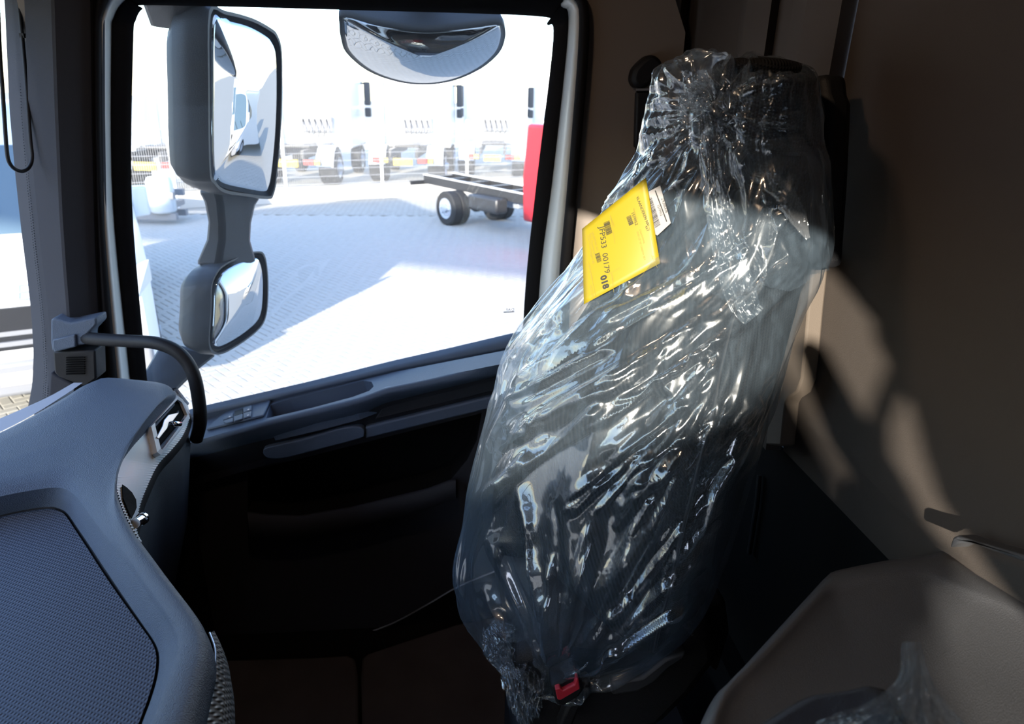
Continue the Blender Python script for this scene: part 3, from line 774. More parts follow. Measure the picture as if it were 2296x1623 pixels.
MB().loft([row(lipU, 1.53, 30), row(lipU, 1.49, 30), row([(x, y + 6) for x, y in lipU], 1.478, 30), row(lipL, 1.485, 30), row(lipL, 1.525, 30)]).build('bin_lip', M_DOORLOW, door, smooth=True)
edge = [(500, 1436), (650, 1432), (760, 1427), (813, 1421), (883, 1396), (960, 1354), (1036, 1311), (1150, 1265)]
MB().tube(spline([pY(x, y, 1.515) for x, y in edge], 6), 0.0022, 8).build('edge_glint', M_SATIN, door)  # satin line put in for the glint on the door's lower edge
MB().box((-0.9, 1.53, FLOOR - 0.05), (0.55, 1.60, 1.62)).build('sill_panel', M_SOFTBLACK, door)
# window switches
swp = [(493, 955), (518, 935), (545, 918), (604, 898), (612, 903), (600, 925), (590, 936), (560, 945)]
swo = [arm(x, y, 0.001) for x, y in [(464, 966), (500, 933), (530, 915), (600, 897), (608, 902), (592, 935)]]
MB().prism(swo, aN * 0.006).build('switch_plate', M_DOOR, door, bevel=0.002)
sw = empty('window_switch', swo[2], None); sw.parent = door; sw.location = tuple(np.array(swo[2]) - world_loc(door))
def key(P, name, m, h=0.004): return MB().prism([arm(x, y, 0.0072) for x, y in P], aN * h).build(name, m, sw, bevel=0.0015)
key([(501, 944), (506, 935), (523, 927), (523, 937)], 'key', M_DOOR)
key([(502, 946), (523, 939), (523, 948), (510, 951), (503, 950)], 'key', M_DOOR)
key([(526, 923), (545, 917), (545, 928), (526, 934)], 'display', M_BLACK, 0.002)
key([(526, 936), (545, 930), (545, 941), (526, 947)], 'key', M_DOOR)
key([(547, 916), (565, 911), (565, 922), (547, 927)], 'key', M_DOOR)
key([(547, 929), (565, 924), (563, 936), (547, 940)], 'key', M_DOOR)
for x, y in [(515, 934), (557, 918), (556, 931)]:
    MB().prism([arm(x + a, y + b, 0.0115) for a, b in [(-2, -0.5), (2, -1.7), (2, 0.5), (-2, 1.7)]], aN * 0.0004).build('symbol', M_PAPER, sw)
# outer skin of the door and cab side (white, what the mirrors see)
skin = empty('cab_side_body', (0, 1.70, 0.6), 'white outer body side of the cab', None, None, 'structure')
gz = [pY(300, 950, 1.69)[2], pY(1300, 712, 1.69)[2]]
MB().prism([(-1.15, 1.69, 0.7), (0.6, 1.69, 0.7), (0.6, 1.69, gz[1] - 0.02), (-0.60, 1.69, gz[0] - 0.02), (-1.15, 1.69, gz[0] - 0.02)], (0, 0.03, 0)).build('door_skin', M_WHITE, skin, bevel=0.008)
MB().box((0.30, 1.665, 2.0), (0.62, 1.72, 3.6)).build('rear_quarter', M_WHITE, skin, bevel=0.01)
MB().box((-1.0, 1.665, 2.96), (0.62, 1.72, 3.7)).build('roof_side', M_WHITE, skin, bevel=0.01)
MB().box((0.62, 1.55, 0.9), (0.68, 1.72, 3.6)).build('side_flap', M_BLACK, skin)
MB().box((-1.2, 1.2, 0.45), (0.6, 1.71, 0.7)).build('step', M_GREY, skin, bevel=0.02)

# ================================================================== WINDSCREEN, A-PILLAR, DRIVER SIDE
tr1 = empty('trim_1', (-0.8, 1.5, 2.1), 'dark windscreen pillar trim beside the passenger door', None, None, 'structure')
aL = [(50, -80), (55, 0), (64, 250), (76, 400), (92, 560), (104, 660), (112, 740), (116, 830), (112, 900), (100, 960)]
aM = [(120, -80), (122, 0), (130, 250), (140, 480), (148, 600), (156, 700), (162, 780), (168, 850), (180, 900), (190, 960)]
aR = [(204, -80), (205, 0), (207, 250), (212, 480), (216, 600), (222, 700), (228, 790), (234, 850), (240, 900), (245, 960)]
def pil(L, Y): return resample(np.array([pY(x, y, Y) for x, y in L]), 30)
A0 = pil(aL, 1.50); A1 = pil(aM, 1.46); A2 = pil(aR, 1.51)
MB().loft([A0 + np.array([-0.09, 0.10, 0]), A0 + np.array([-0.01, 0.03, 0]), A0, A1 + np.array([-0.006, 0.0, 0]), A1, A2, A2 + np.array([0.002, 0.05, 0])]).build('pillar_cover', M_TRIM, tr1, smooth=True).modifiers.new('s', 'EDGE_SPLIT').split_angle = math.radians(25)
G0 = pil([(x + 12, y) for x, y in aR], 1.515); G1 = pil([(x - 6, y) for x, y in aR], 1.50)
MB().loft([G1 + np.array([0, 0.02, 0]), G1 + np.array([0.004, 0, 0]), G0 + np.array([-0.004, -0.006, 0]), G0 + np.array([0, 0.02, 0])]).build('pillar_seal', M_RUBBER, tr1, smooth=True)
OA = np.array([pY(x + 14, y, 1.70) for x, y in aL]); OB = np.array([pY(x - 14, y, 1.70) for x, y in aR])
MB().loft([OA, OB, OB + np.array([-0.01, 0.025, 0]), OA + np.array([0.0, 0.025, 0])], closed=False).build('outer_pillar', M_WHITE, tr1)

xw0, xw1 = -0.93, -0.82
wn1 = empty('window_1', (xw0, 0.3, 2.1), 'windscreen with dotted edge', None, None, 'structure')
MB().prism([(xw0, yd, 1.93), (xw0, 1.60, 1.93), (xw1, 1.60, 2.96), (xw1, yd, 2.96)], (-0.005, 0, 0)).build('pane', M_GLASS, wn1)
# dotted ceramic band along the pillar and the dash
dots = MB()
for lane in range(3):
    L = resample(np.array([pP(x - 6 - lane * 5, y, (xw0 + 0.006, 0, 2.02), (0.94, 0, -0.11)) for x, y in aL]), 170)
    for k, p in enumerate(L[(lane % 2)::1]):
        s = 0.0016 - 0.00035 * lane
        q = p + (0, 0, 0.0025 * (lane % 2))
        dots.add([q + (0, -s, -s), q + (0, s, -s), q + (0, s, s), q + (0, -s, s)], [(0, 1, 2, 3)])
dt = dots.build('edge_dots', M_INK, wn1); dt['kind'] = 'stuff'
wf = empty('wall_front', (-0.9, 0.3, FLOOR), 'black firewall and header around the windscreen', None, None, 'structure')
MB().box((-0.96, yd, 2.93), (-0.80, 1.66, 3.34)).build('header', M_WALL, wf)
MB().box((-0.83, yd, 2.70), (-0.80, 1.18, 2.94)).build('sky_blocker', M_SKYBLOCK, wf)  # added unseen strip keeping sky light off the rear wall
MB().box((-0.98, yd, 0.9), (-0.93, 1.66, 1.95)).build('firewall', M_SOFTBLACK, wf)
wd = empty('wall_driver', (0, yd, FLOOR), 'driver side wall with its window', None, None, 'structure')
def sunback(P, Y):
    return np.array(P) - np.array(SUN_DIR) * ((P[1] - Y) / SUN_DIR.y)
ve = [sunback(pX(x, y, XR), yd) for x, y in [(1868, 615), (1955, 720), (1962, 765), (1984, 806), (2004, 850), (2040, 905), (2066, 1010), (2100, 1110), (2165, 1205)]]
hole = [(-0.86, yd, 2.60), (ve[-1][0] + 0.03, yd, 2.60), (ve[-1][0] + 0.04, yd, ve[-1][2] - 0.06)] + [tuple(v) for v in ve[::-1]] + [(ve[0][0] - 0.04, yd, ve[0][2] + 0.04), (-0.80, yd, 3.25)]
polyfill([(-0.96, yd, 1.2), (0.58, yd, 1.2), (0.58, yd, 3.34), (-0.96, yd, 3.34)], [hole], 'lining', M_WALL, wd, thick=(0, -0.03, 0))
MB().box((-0.90, yd - 0.03, 2.1), (0.12, yd - 0.026, 3.27)).build('window_pane', M_GLASS, wd)
# added unseen plates, outlined from the wanted shadows on rear wall and console
dm = empty('driver_shade_plates', (-0.35, -1.3, 2.4), 'added unseen plates outside the driver window, shaped to shade wall and console', 'mirror')
wall_shade = [(1790, 748), (1838, 768), (1936, 950), (1945, 905), (1984, 806), (2008, 870), (1979, 940), (1982, 1010), (2030, 1090), (2060, 1160), (2120, 1230), (2040, 1220), (1960, 1180), (1895, 1128), (1898, 1090), (1912, 1062), (1860, 980), (1800, 850), (1765, 770)]
MB().prism([sunback(pX(x, y, XR), -1.22) for x, y in wall_shade], (0, -0.02, 0)).build('mirror_arm', M_BLACK, dm, bevel=0.004)  # plate cut to the wanted shadow on the rear wall
CONSH = [(1690, 1470), (1770, 1400), (1830, 1300), (1900, 1240), (2090, 1225), (2095, 1300), (2082, 1350), (2090, 1395), (2080, 1428), (2040, 1436), (1990, 1440), (1950, 1480), (1930, 1525), (1800, 1560), (1640, 1640), (1600, 1560)]
q1, q2, q3 = pX(2075, 1284, 0.455), pZ(2269, 1361, 2.350), pZ(1634, 1551, 2.295)
cn = unit(np.cross(q2 - q1, q3 - q1)); cn = cn if cn[2] > 0 else -cn
MB().prism([sunback(pP(x, y, q1, cn), -1.22) for x, y in CONSH], (0, -0.02, 0)).build('console_shade_plate', M_MHOUSE, dm, bevel=0.004)  # plate cut to the wanted shadow on the console
sw_ = empty('steering_wheel', (-0.42, -0.25, 2.1), 'black four-spoke steering wheel at the driver side', 'steering wheel')
wc, wa = np.array([-0.22, -0.22, 2.34]), unit((0.55, 0.0, 0.83))
wu, ww = unit(np.cross(wa, (0, 1, 0))), np.array([0, 1.0, 0])
MB().tube([wc + 0.22 * (math.cos(t) * wu + math.sin(t) * ww) for t in np.linspace(0, 2 * math.pi, 49)], 0.016, 12, cap=False).build('rim', M_BLACK, sw_, smooth=True)
for t in (0.7, 2.44, 3.84, 5.58):
    MB().bar(wc - wa * 0.03, wc + 0.215 * (math.cos(t) * wu + math.sin(t) * ww), 0.045, 0.012, wa).build('spoke', M_BLACK, sw_)
MB().lathe([(0.0, 0.0), (0.08, -0.005), (0.09, -0.03), (0.07, -0.06), (0.04, -0.16), (0.0, -0.16)], wc, wa, 24).build('hub', M_BLACK, sw_, smooth=True)

# black wire loop in front of the windscreen
lp = [(36, -60), (44, 20), (52, 100), (58, 170), (63, 240), (68, 310), (72, 352), (66, 374), (50, 384), (32, 378), (20, 362), (15, 335), (11, 280), (5, 190), (0, 120), (-8, -60)]
o = MB().tube(spline([pX(x, y, -0.80) for x, y in lp], 6), 0.0034, 10).build('wire_loop', M_BLACK, None, smooth=True)
tag(o, 'black wire loop hanging in front of the windscreen beside the pillar', 'wire loop')
o = MB().obox(pX(52, 80, -0.80), (0.004, 0, 0), (0, 0.006, 0), (0, 0, 0.004)).build('clip', M_BLACK, o)

# ================================================================== DASHBOARD
dash = empty('dashboard', (-0.6, 0.9, FLOOR), 'grey grained dashboard with ribbed tray mat, curving round the passenger side', 'dashboard')
ZD = 2.20
Bp = [(-420, 1130), (-200, 1060), (0, 965), (80, 922), (154, 876), (185, 855), (212, 842), (237, 834), (300, 838), (367, 846), (385, 858), (392, 868), (388, 876),
      (370, 893), (354, 910), (330, 935), (308, 960), (290, 983), (275, 1006), (264, 1032), (258, 1060), (259, 1088), (266, 1115), (276, 1142), (288, 1168), (300, 1190),
      (315, 1210), (345, 1250), (379, 1296), (410, 1336), (437, 1371), (463, 1409), (476, 1440), (481, 1470), (478, 1510), (469, 1543), (452, 1623), (430, 1700), (400, 1850)]
Ap = [(-420, 1230), (-200, 1160), (-60, 1125), (0, 1113), (50, 1103), (108, 1094), (136, 1094), (152, 1099), (166, 1108), (178, 1121), (188, 1136), (201, 1154), (240, 1205),
      (280, 1258), (320, 1315), (364, 1377), (380, 1402), (390, 1424), (396, 1453), (394, 1472), (388, 1494), (370, 1545), (347, 1605), (320, 1680), (270, 1830)]
Mp = [(-420, 1290), (-200, 1212), (-60, 1168), (0, 1155), (40, 1146), (86, 1138), (117, 1136), (130, 1139), (142, 1144), (150, 1150), (158, 1160), (170, 1178), (200, 1222),
      (233, 1272), (280, 1342), (320, 1400), (341, 1430), (352, 1450), (357, 1468), (357, 1490), (352, 1523), (338, 1570), (318, 1623), (290, 1700), (240, 1850)]
N = 150
def zline(L, z, n=N):
    return resample(np.array([pZ(x, y, z) for x, y in spline(np.array(L, float), 5)]), n)
B = zline(Bp, ZD); A = zline(Ap, ZD - 0.004)
# match the outer line to the tray line by angle: resample the outer in matching stretches
ia = [0, 0.29, 0.72, 1.0]
def reparam(P, cuts, n):
    t = np.interp(np.linspace(0, 1, n), [0, 0.25, 0.36, 0.8, 1.0], cuts); s = np.linspace(0, 1, len(P))
    return np.stack([np.interp(t, s, P[:, i]) for i in range(3)], 1)
def frac(P, pt): return int(np.argmin(np.linalg.norm(P - pt, axis=1))) / (len(P) - 1)
cB = [0, frac(B, pZ(154, 876, ZD)), frac(B, pZ(367, 846, ZD)), frac(B, pZ(463, 1409, ZD)), 1]
cA = [0, frac(A, pZ(100, 1094, ZD - 0.004)), frac(A, pZ(178, 1121, ZD - 0.004)), frac(A, pZ(380, 1402, ZD - 0.004)), 1]
B2, A2_ = reparam(B, cB, N), reparam(A, cA, N)
cen = np.array([-0.75, 0.75, ZD])
rows = []
dirn = B2 - A2_
for t, dz in [(0.0, 0.0), (0.04, 0.006), (0.10, 0.010), (0.3, 0.014), (0.6, 0.015), (0.80, 0.011), (0.90, 0.004), (0.965, -0.006), (1.0, -0.016)]:
    rows.append(A2_ + dirn * t + np.array([0, 0, dz]))
vo = B2 - cen; vo[:, 2] = 0; vo = vo / np.linalg.norm(vo, axis=1)[:, None]
rows.append(B2 + np.array([0, 0, -0.03]) - vo * 0.012)
rows.append(B2 + np.array([0, 0, -0.10]) - vo * 0.05)
MB().loft(rows).build('upper_shell', M_DASH, dash, smooth=True)
Mm = zline(Mp, ZD - 0.045); cM = [0, frac(Mm, pZ(86, 1138, ZD - .045)), frac(Mm, pZ(150, 1150, ZD - .045)), frac(Mm, pZ(341, 1430, ZD - .045)), 1]
M2 = reparam(Mm, cM, N)
MB().loft([A2_, A2_ * 0.5 + M2 * 0.5 + np.array([0, 0, 0.004]), M2 + np.array([0, 0, 0.0])]).build('tray_wall', M_DASH, dash, smooth=True)
Mi = M2 - vo * 0.004
MB().add(np.r_[Mi + np.array([0, 0, -0.001]), [[-1.2, 0.3, ZD - 0.046]]], [(i, i + 1, N) for i in range(N - 1)]).build('tray_mat', M_MAT, dash)
MB().loft([M2, M2 - vo * 0.004 + np.array([0, 0, -0.006]), Mi + np.array([0, 0, 0.0])]).build('mat_groove', M_BLACK, dash)
MB().prism([(-0.86, -0.75, 2.16), (-0.52, -0.70, 2.2), (-0.52, -0.70, 2.44), (-0.58, -0.70, 2.48), (-0.86, -0.75, 2.42)], (0, 0.92, 0)).build('instrument_hood', M_DASH, dash, bevel=0.03)
lg0 = zline([(-420, 1128), (-200, 1062), (0, 968), (80, 926), (150, 882), (185, 858)], ZD - 0.014, 30)
lg1 = zline([(-420, 1078), (-200, 1020), (0, 938), (60, 912), (112, 888), (165, 858)], ZD - 0.016, 30)
MB().loft([lg0, lg1, lg1 + np.array([-0.004, 0, -0.02])]).build('lit_dash_edge', mat('pale_lit_edge', (0.42, 0.42, 0.46), 0.6), dash, smooth=False)  # bright light along the dash edge, put into a pale strip
# slanted fascia with vent
ZV = 2.115
Tv = [(392, 870), (388, 879), (354, 914), (308, 964), (278, 1006), (262, 1040), (260, 1086), (274, 1136), (288, 1168), (300, 1190), (312, 1210)]
Cv = [(420, 905), (425, 933), (411, 974), (385, 1008), (354, 1042), (332, 1086), (314, 1132), (308, 1166), (306, 1186), (310, 1202), (318, 1216)]
TV = zline(Tv, ZD - 0.014, 60); CV = zline(Cv, ZV, 60)
def fas(u, v, d=0.0):
    i = min(max(u * 59, 0), 58.999); k = int(i); f = i - k
    a = TV[k] * (1 - f) + TV[k + 1] * f; b = CV[k] * (1 - f) + CV[k + 1] * f
    n = unit(np.cross(TV[k + 1] - TV[k], CV[k] - TV[k])); n = n if n[0] > 0 else -n
    return a * (1 - v) + b * v + n * d
FG = [(u, v) for u in np.linspace(0, 1, 160) for v in np.linspace(0, 1, 16)]
FGP = np.array([proj(fas(u, v)) for u, v in FG])
def fpx(x, y, d=0.0):
    """the fascia point seen at a pixel"""
    k = int(np.argmin((FGP[:, 0] - x) ** 2 + (FGP[:, 1] - y) ** 2))
    return fas(FG[k][0], FG[k][1], d)
us = np.linspace(0, 1, 541)
MB().loft([[fas(u, v, 0.0011 * math.sin(2 * math.pi * 64 * (u + 0.05 * v))) for u in us] for v in np.linspace(0, 1, 8)]).build('ribbed_fascia', M_RIB, dash, smooth=True)
und = CV.copy(); 
MB().loft([CV, CV + np.array([0.002, 0, -0.016]), CV + np.array([-0.02, 0.0, -0.03])]).build('fascia_edge', M_BLACK, dash, smooth=True)
MB().loft([[fas(0.02, v, 0.0005) for v in np.linspace(0, 1, 8)], [fas(0.0, v, 0.004) for v in np.linspace(0, 1, 8)], [fas(0.0, v, 0.0) + np.array([-0.05, 0.03, -0.02]) for v in np.linspace(0, 1, 8)]]).build('end_cap', M_DASH, dash, smooth=True)
low1 = CV + np.array([-0.02, 0, -0.03])
MB().loft([low1, low1 + np.array([0.012, 0.0, -0.04]), low1 + np.array([-0.02, 0, -0.22]), low1 + np.array([-0.12, 0, -0.55])]).build('lower_panel', M_DOORLOW, dash, smooth=True)
MB().prism([(-0.9, 1.5, FLOOR), (-0.9, 0.2, FLOOR), (-0.9, 0.2, 1.96), (-0.9, 1.5, 1.96)], (0.28, 0, 0)).build('lower_body', M_SOFTBLACK, dash)
# vent
vent = empty('air_vent', fpx(370, 955), None); vent.parent = dash; vent.location = tuple(fpx(370, 955) - world_loc(dash))
vq = [(386, 887), (396, 897), (412, 932), (412, 940), (348, 1026), (342, 1020), (329, 962), (331, 952)]
vi = [(384, 894), (392, 901), (407, 932), (407, 938), (350, 1014), (346, 1010), (334, 961), (336, 954)]
vo3 = [fpx(x, y, 0.011) for x, y in vq]; vi3 = [fpx(x, y, 0.012) for x, y in vi]; vb3 = [fpx(x, y, 0.006) for x, y in vi]
MB().loft([[fpx(x, y, 0.0) for x, y in vq], vo3, vi3, vb3], closed=True).build('bezel', M_RIB, vent)
MB().add(vb3, [tuple(range(len(vb3)))]).build('opening_shade', M_SOFTBLACK, vent)  # black sheet stands for the dark of the deep opening
for (a, b) in [((378, 906), (337, 962)), ((392, 925), (343, 990)), ((402, 942), (348, 1008))]:
    MB().bar(fpx(*a, 0.009), fpx(*b, 0.009), 0.0022, 0.004).build('vane', M_DASH, vent)
MB().prism([fpx(x, y, 0.0105) for x, y in [(386, 926), (388, 931), (376, 948), (366, 952), (362, 966), (342, 990), (335, 986), (352, 962), (356, 946), (366, 936)]], fpx(370, 950, 0.0125) - fpx(370, 950, 0.0105)).build('lever', M_SATIN, vent, bevel=0.0008)
kb = fpx(375, 956, 0.017); kd = unit(fpx(388, 955, 0.024) - fpx(364, 953, 0.014))
MB().lathe([(0.0, -0.008), (0.005, -0.008), (0.0055, 0.0), (0.005, 0.011), (0.0, 0.012)], kb, kd, 16).build('knob', M_CHROME, vent, smooth=True)
# slot and chrome pull
sl = [(268, 1090), (280, 1095), (293, 1107), (301, 1124), (303, 1140), (297, 1152), (290, 1166), (282, 1148), (272, 1120)]
MB().prism([fpx(x, y, 0.0025) for x, y in sl], fpx(285, 1120, 0.0035) - fpx(285, 1120, 0.0025)).build('pocket_slot', M_SOFTBLACK, dash)
pa, pb = fpx(296, 1176, 0.004), fpx(300, 1174, 0.022)
MB().lathe([(0.0, 0.0), (0.0075, 0.0), (0.0075, 0.018), (0.009, 0.02), (0.009, 0.026), (0.0, 0.027)], pa, unit(pb - pa), 18).build('pull_knob', M_CHROME, dash, smooth=True).modifiers.new('s', 'EDGE_SPLIT').split_angle = 0.6
# knurled side at the near end
kT = zline([(468, 1420), (479, 1450), (481, 1475), (477, 1515), (469, 1545), (452, 1623), (425, 1720)], ZD - 0.016, 30)
kO = zline([(472, 1428), (495, 1465), (511, 1502), (521, 1540), (526, 1580), (527, 1640), (520, 1720)], ZD - 0.075, 30)
kL = zline([(472, 1428), (490, 1480), (500, 1520), (505, 1560), (508, 1600), (508, 1660), (500, 1740)], ZD - 0.20, 30)
M_KN = mat('knurled_black_trim', (0.16, 0.165, 0.17), 0.42, wave=(55, 1.0, (0, 0.6, 0.5)), weave=(55, (0, -0.6, 0.5)))
MB().loft([kT, kT * 0.6 + kO * 0.4 + np.array([0.006, 0, 0.006]), kT * 0.25 + kO * 0.75 + np.array([0.005, 0, 0.004]), kO, kL]).build('knurled_side', M_KN, dash, smooth=True)
MB().tube([p + np.array([0.001, 0, 0.001]) for p in kT], 0.0011, 6).build('stitched_seam', M_SATIN, dash)

# ================================================================== GRAB HANDLE + SPEAKER ON THE PILLAR
gh = empty('grab_handle', pY(165, 780, 1.44), 'black curved grab bar on a pillar bracket above the dashboard', 'grab handle')
hp = [pY(185, 757, 1.46), pY(205, 759, 1.435), pY(240, 762, 1.42), pY(300, 765, 1.40), pY(350, 769, 1.38), pY(392, 785, 1.37), pY(420, 812, 1.365), pY(437, 850, 1.36), pY(446, 900, 1.36), pY(449, 945, 1.36), pY(440, 985, 1.37)]
MB().tube(spline(hp, 6), 0.0135, 14).build('bar', M_BLACK, gh, smooth=True)
bk = [(113, 716), (122, 713), (157, 724), (215, 712), (217, 728), (196, 750), (196, 772), (170, 775), (116, 788), (113, 768)]
MB().prism([pY(x, y, 1.435) for x, y in bk], (0.0, 0.05, 0)).build('bracket', M_DASH, gh, bevel=0.004)
MB().prism([pY(x, y, 1.428) for x, y in [(117, 762), (168, 750), (170, 778), (122, 790), (117, 780)]], (0, 0.01, 0)).build('bracket_cap', M_DASH, gh, bevel=0.003)
sp = empty('pillar_speaker', pY(165, 850, 1.44), 'small black slotted speaker grille under the grab bar bracket', 'speaker')
MB().prism([pY(x, y, 1.44) for x, y in [(118, 788), (213, 785), (216, 850), (190, 868), (130, 845), (121, 835)]], (0, 0.05, 0)).build('grille', M_BLACK, sp, bevel=0.004)
for k in range(8):
    y0 = 802 + 5.2 * k
    MB().bar(pY(149, y0, 1.437), pY(190, y0 - 1, 1.437), 0.004, 0.0022).build('slot', M_SOFTBLACK, sp)
MB().prism([pY(x, y, 1.445) for x, y in [(112, 835), (125, 842), (165, 862), (165, 880), (108, 900)]], (0, 0.04, 0)).build('lower_cover', M_TRIM, sp, bevel=0.004)

# ================================================================== OUTSIDE MIRRORS
def mirror_unit(parent, rimpx, glpx, P0, n, depth, bulge, back_scale, name, shift=(0, 0, 0)):
    n = unit(n); R3 = np.array([pP(x, y, P0, n) for x, y in spline(rimpx, 4, True)]); G3 = np.array([pP(x, y, P0 + n * 0.002, n) for x, y in spline(glpx, 4, True)])
    back = np.array([-1.0, 0.12, 0]); c = R3.mean(0)
    rows = [R3 + n * 0.006, R3 + back * depth * 0.35, c + (R3 - c) * (1 - (1 - back_scale) * 0.35) + back * depth * 0.75, c + (R3 - c) * back_scale + back * depth + np.array(shift)]
    inner = c + (R3 - c) * 0.965 + n * 0.006
    hs = MB().loft([inner - n * 0.02, inner] + rows, closed=True, cap=True).build(name, M_MHOUSE, parent, smooth=True)
    hs.modifiers.new('s', 'EDGE_SPLIT').split_angle = math.radians(50)
    dome(G3, n, bulge, 10, 'mirror_glass', M_MIRROR, parent)
    return R3
mm = empty('door_mirror', (-0.95, 1.9, 2.0), 'tall grey door mirror with smaller wide-angle mirror below on one arm', 'mirror')
n1 = unit((0.93, -0.365, -0.035)); P1 = np.array(pY(540, 230, 1.90))
rim1 = [(464, 24), (500, 24), (560, 40), (602, 62), (618, 78), (628, 115), (629, 210), (625, 310), (616, 405), (609, 438), (598, 446), (550, 440), (500, 432), (476, 412), (465, 380), (462, 200)]
gl1 = [(473, 32), (500, 32), (555, 46), (596, 68), (612, 84), (622, 116), (624, 210), (620, 310), (611, 400), (604, 432), (594, 439), (550, 432), (502, 421), (482, 404), (472, 376), (470, 200)]
mirror_unit(mm, rim1, gl1, P1, n1, 0.115, 0.012, 0.80, 'main_housing')
n2 = unit((0.90, -0.42, 0.05)); P2 = np.array(pY(535, 680, 1.90))
rim2 = [(470, 640), (482, 610), (500, 592), (540, 572), (575, 563), (590, 572), (597, 610), (598, 660), (594, 705), (580, 735), (540, 768), (495, 793), (472, 790), (464, 765), (468, 700)]
gl2 = [(478, 645), (489, 617), (504, 600), (541, 582), (572, 573), (584, 581), (591, 612), (592, 660), (588, 700), (575, 727), (538, 758), (495, 782), (478, 780), (472, 762), (475, 700)]
mirror_unit(mm, rim2, gl2, P2, n2, 0.10, 0.022, 0.72, 'wide_angle_housing')
def quad_loft(secs, name, m, parent, bev=0.0):
    rows = []
    for (xl, yl, Yl), (xr, yr, Yr), d in secs:
        a, b = pY(xl, yl, Yl), pY(xr, yr, Yr); w = np.array([-1.0, 0.3, 0]) * d
        rows.append([a, b, b + w, a + w])
    return MB().loft(rows, closed=True, cap=True).build(name, m, parent, bevel=bev)
quad_loft([((486, 425, 1.86), (592, 438, 1.98), 0.06), ((494, 455, 1.87), (577, 460, 1.97), 0.05), ((498, 500, 1.88), (568, 500, 1.96), 0.045), ((498, 540, 1.88), (566, 540, 1.96), 0.05), ((488, 600, 1.87), (580, 590, 1.97), 0.07)], 'mirror_neck', M_MHOUSE, mm, 0.012)
quad_loft([((395, 770, 1.86), (500, 790, 1.88), 0.05), ((360, 830, 1.80), (450, 830, 1.83), 0.05), ((322, 868, 1.72), (400, 880, 1.76), 0.05), ((290, 900, 1.69), (360, 920, 1.70), 0.06)], 'lower_arm', M_MHOUSE, mm, 0.015)
quad_loft([((372, -60, 1.72), (468, -60, 1.74), 0.07), ((374, 5, 1.80), (466, 5, 1.82), 0.07), ((392, 60, 1.86), (466, 72, 1.86), 0.07)], 'upper_arm', M_MHOUSE, mm, 0.015)
# mirror glued housing join
km = empty('kerb_mirror', (0, 1.95, 2.7), 'wide curved kerb mirror looking down above the door window', 'mirror')
n3 = unit((0.05, -0.60, -0.78)); P3 = np.array(pY(948, 105, 1.95))
gk = [(771, 36), (842, 54), (922, 67), (987, 68), (1067, 59), (1116, 53), (1128, 62), (1129, 86), (1116, 118), (1077, 152), (1019, 178), (955, 188), (890, 181), (826, 157), (780, 118), (768, 86), (765, 58)]
G3 = np.array([pP(x, y, P3, n3) for x, y in spline(gk, 4, True)])
dome(G3, n3, 0.038, 14, 'mirror_glass', M_MIRROR, km)
c3 = G3.mean(0)
R3 = c3 + (G3 - c3) * 1.02
MB().loft([R3 + n3 * 0.001, R3 - n3 * 0.02, c3 + (R3 - c3) * 0.92 - n3 * 0.07, c3 + (R3 - c3) * 0.6 - n3 * 0.11], closed=True, cap=True).build('housing', M_MHOUSE, km, smooth=True)
MB().tube(spline([c3 - n3 * 0.10, c3 - n3 * 0.14 + (0, -0.03, 0.03), np.array([c3[0] + 0.02, 1.72, 3.02])], 6), 0.03, 10).build('mounting_arm', M_BLACK, km, smooth=True)

# ================================================================== NOISE FOR FILM AND FABRIC
def _h(ix, iy, seed):
    n = (ix.astype(np.int64) * 374761393 + iy.astype(np.int64) * 668265263 + seed * 1442695041) & 0x7fffffff
    n = (n ^ (n >> 13)) * 1274126177 & 0x7fffffff
    return ((n ^ (n >> 16)) & 0xffff) / 65535.0
def gnoise(x, y, seed, per=0):
    """gradient noise, periodic in x when per > 0"""
    xi, yi = np.floor(x), np.floor(y); fx, fy = x - xi, y - yi
    def g(dx, dy):
        ix = xi + dx
        if per: ix = np.mod(ix, per)
        t = _h(ix, yi + dy, seed) * 2 * np.pi
        return np.cos(t) * (fx - dx) + np.sin(t) * (fy - dy)
    u = fx ** 3 * (fx * (fx * 6 - 15) + 10); v = fy ** 3 * (fy * (fy * 6 - 15) + 10)
    return (g(0, 0) * (1 - u) + g(1, 0) * u) * (1 - v) + (g(0, 1) * (1 - u) + g(1, 1) * u) * v
def facet(x, y, seed, per=0):
    """random heights on a lattice joined by flat triangles: crisp creases"""
    xi, yi = np.floor(x), np.floor(y); fx, fy = x - xi, y - yi
    def h(dx, dy):
        ix = xi + dx
        if per: ix = np.mod(ix, per)
        return _h(ix, yi + dy, seed) - 0.5
    a, b, c, d = h(0, 0), h(1, 0), h(0, 1), h(1, 1)
    lo = a + (b - a) * fx + (c - a) * fy
    hi = d + (c - d) * (1 - fx) + (b - d) * (1 - fy)
    return np.where(fx + fy < 1, lo, hi)
def ridge(x, y, seed, per=0):
    return 1 - np.abs(gnoise(x, y, seed, per)) * 2.6

def interp_rows(tab, v):
    tab = np.array(tab, float); t = np.linspace(0, 1, len(tab))
    P = spline(tab, 10); tt = np.linspace(0, 1, len(P))
    return np.stack([np.interp(v, tt, P[:, i]) for i in range(P.shape[1])], 1)

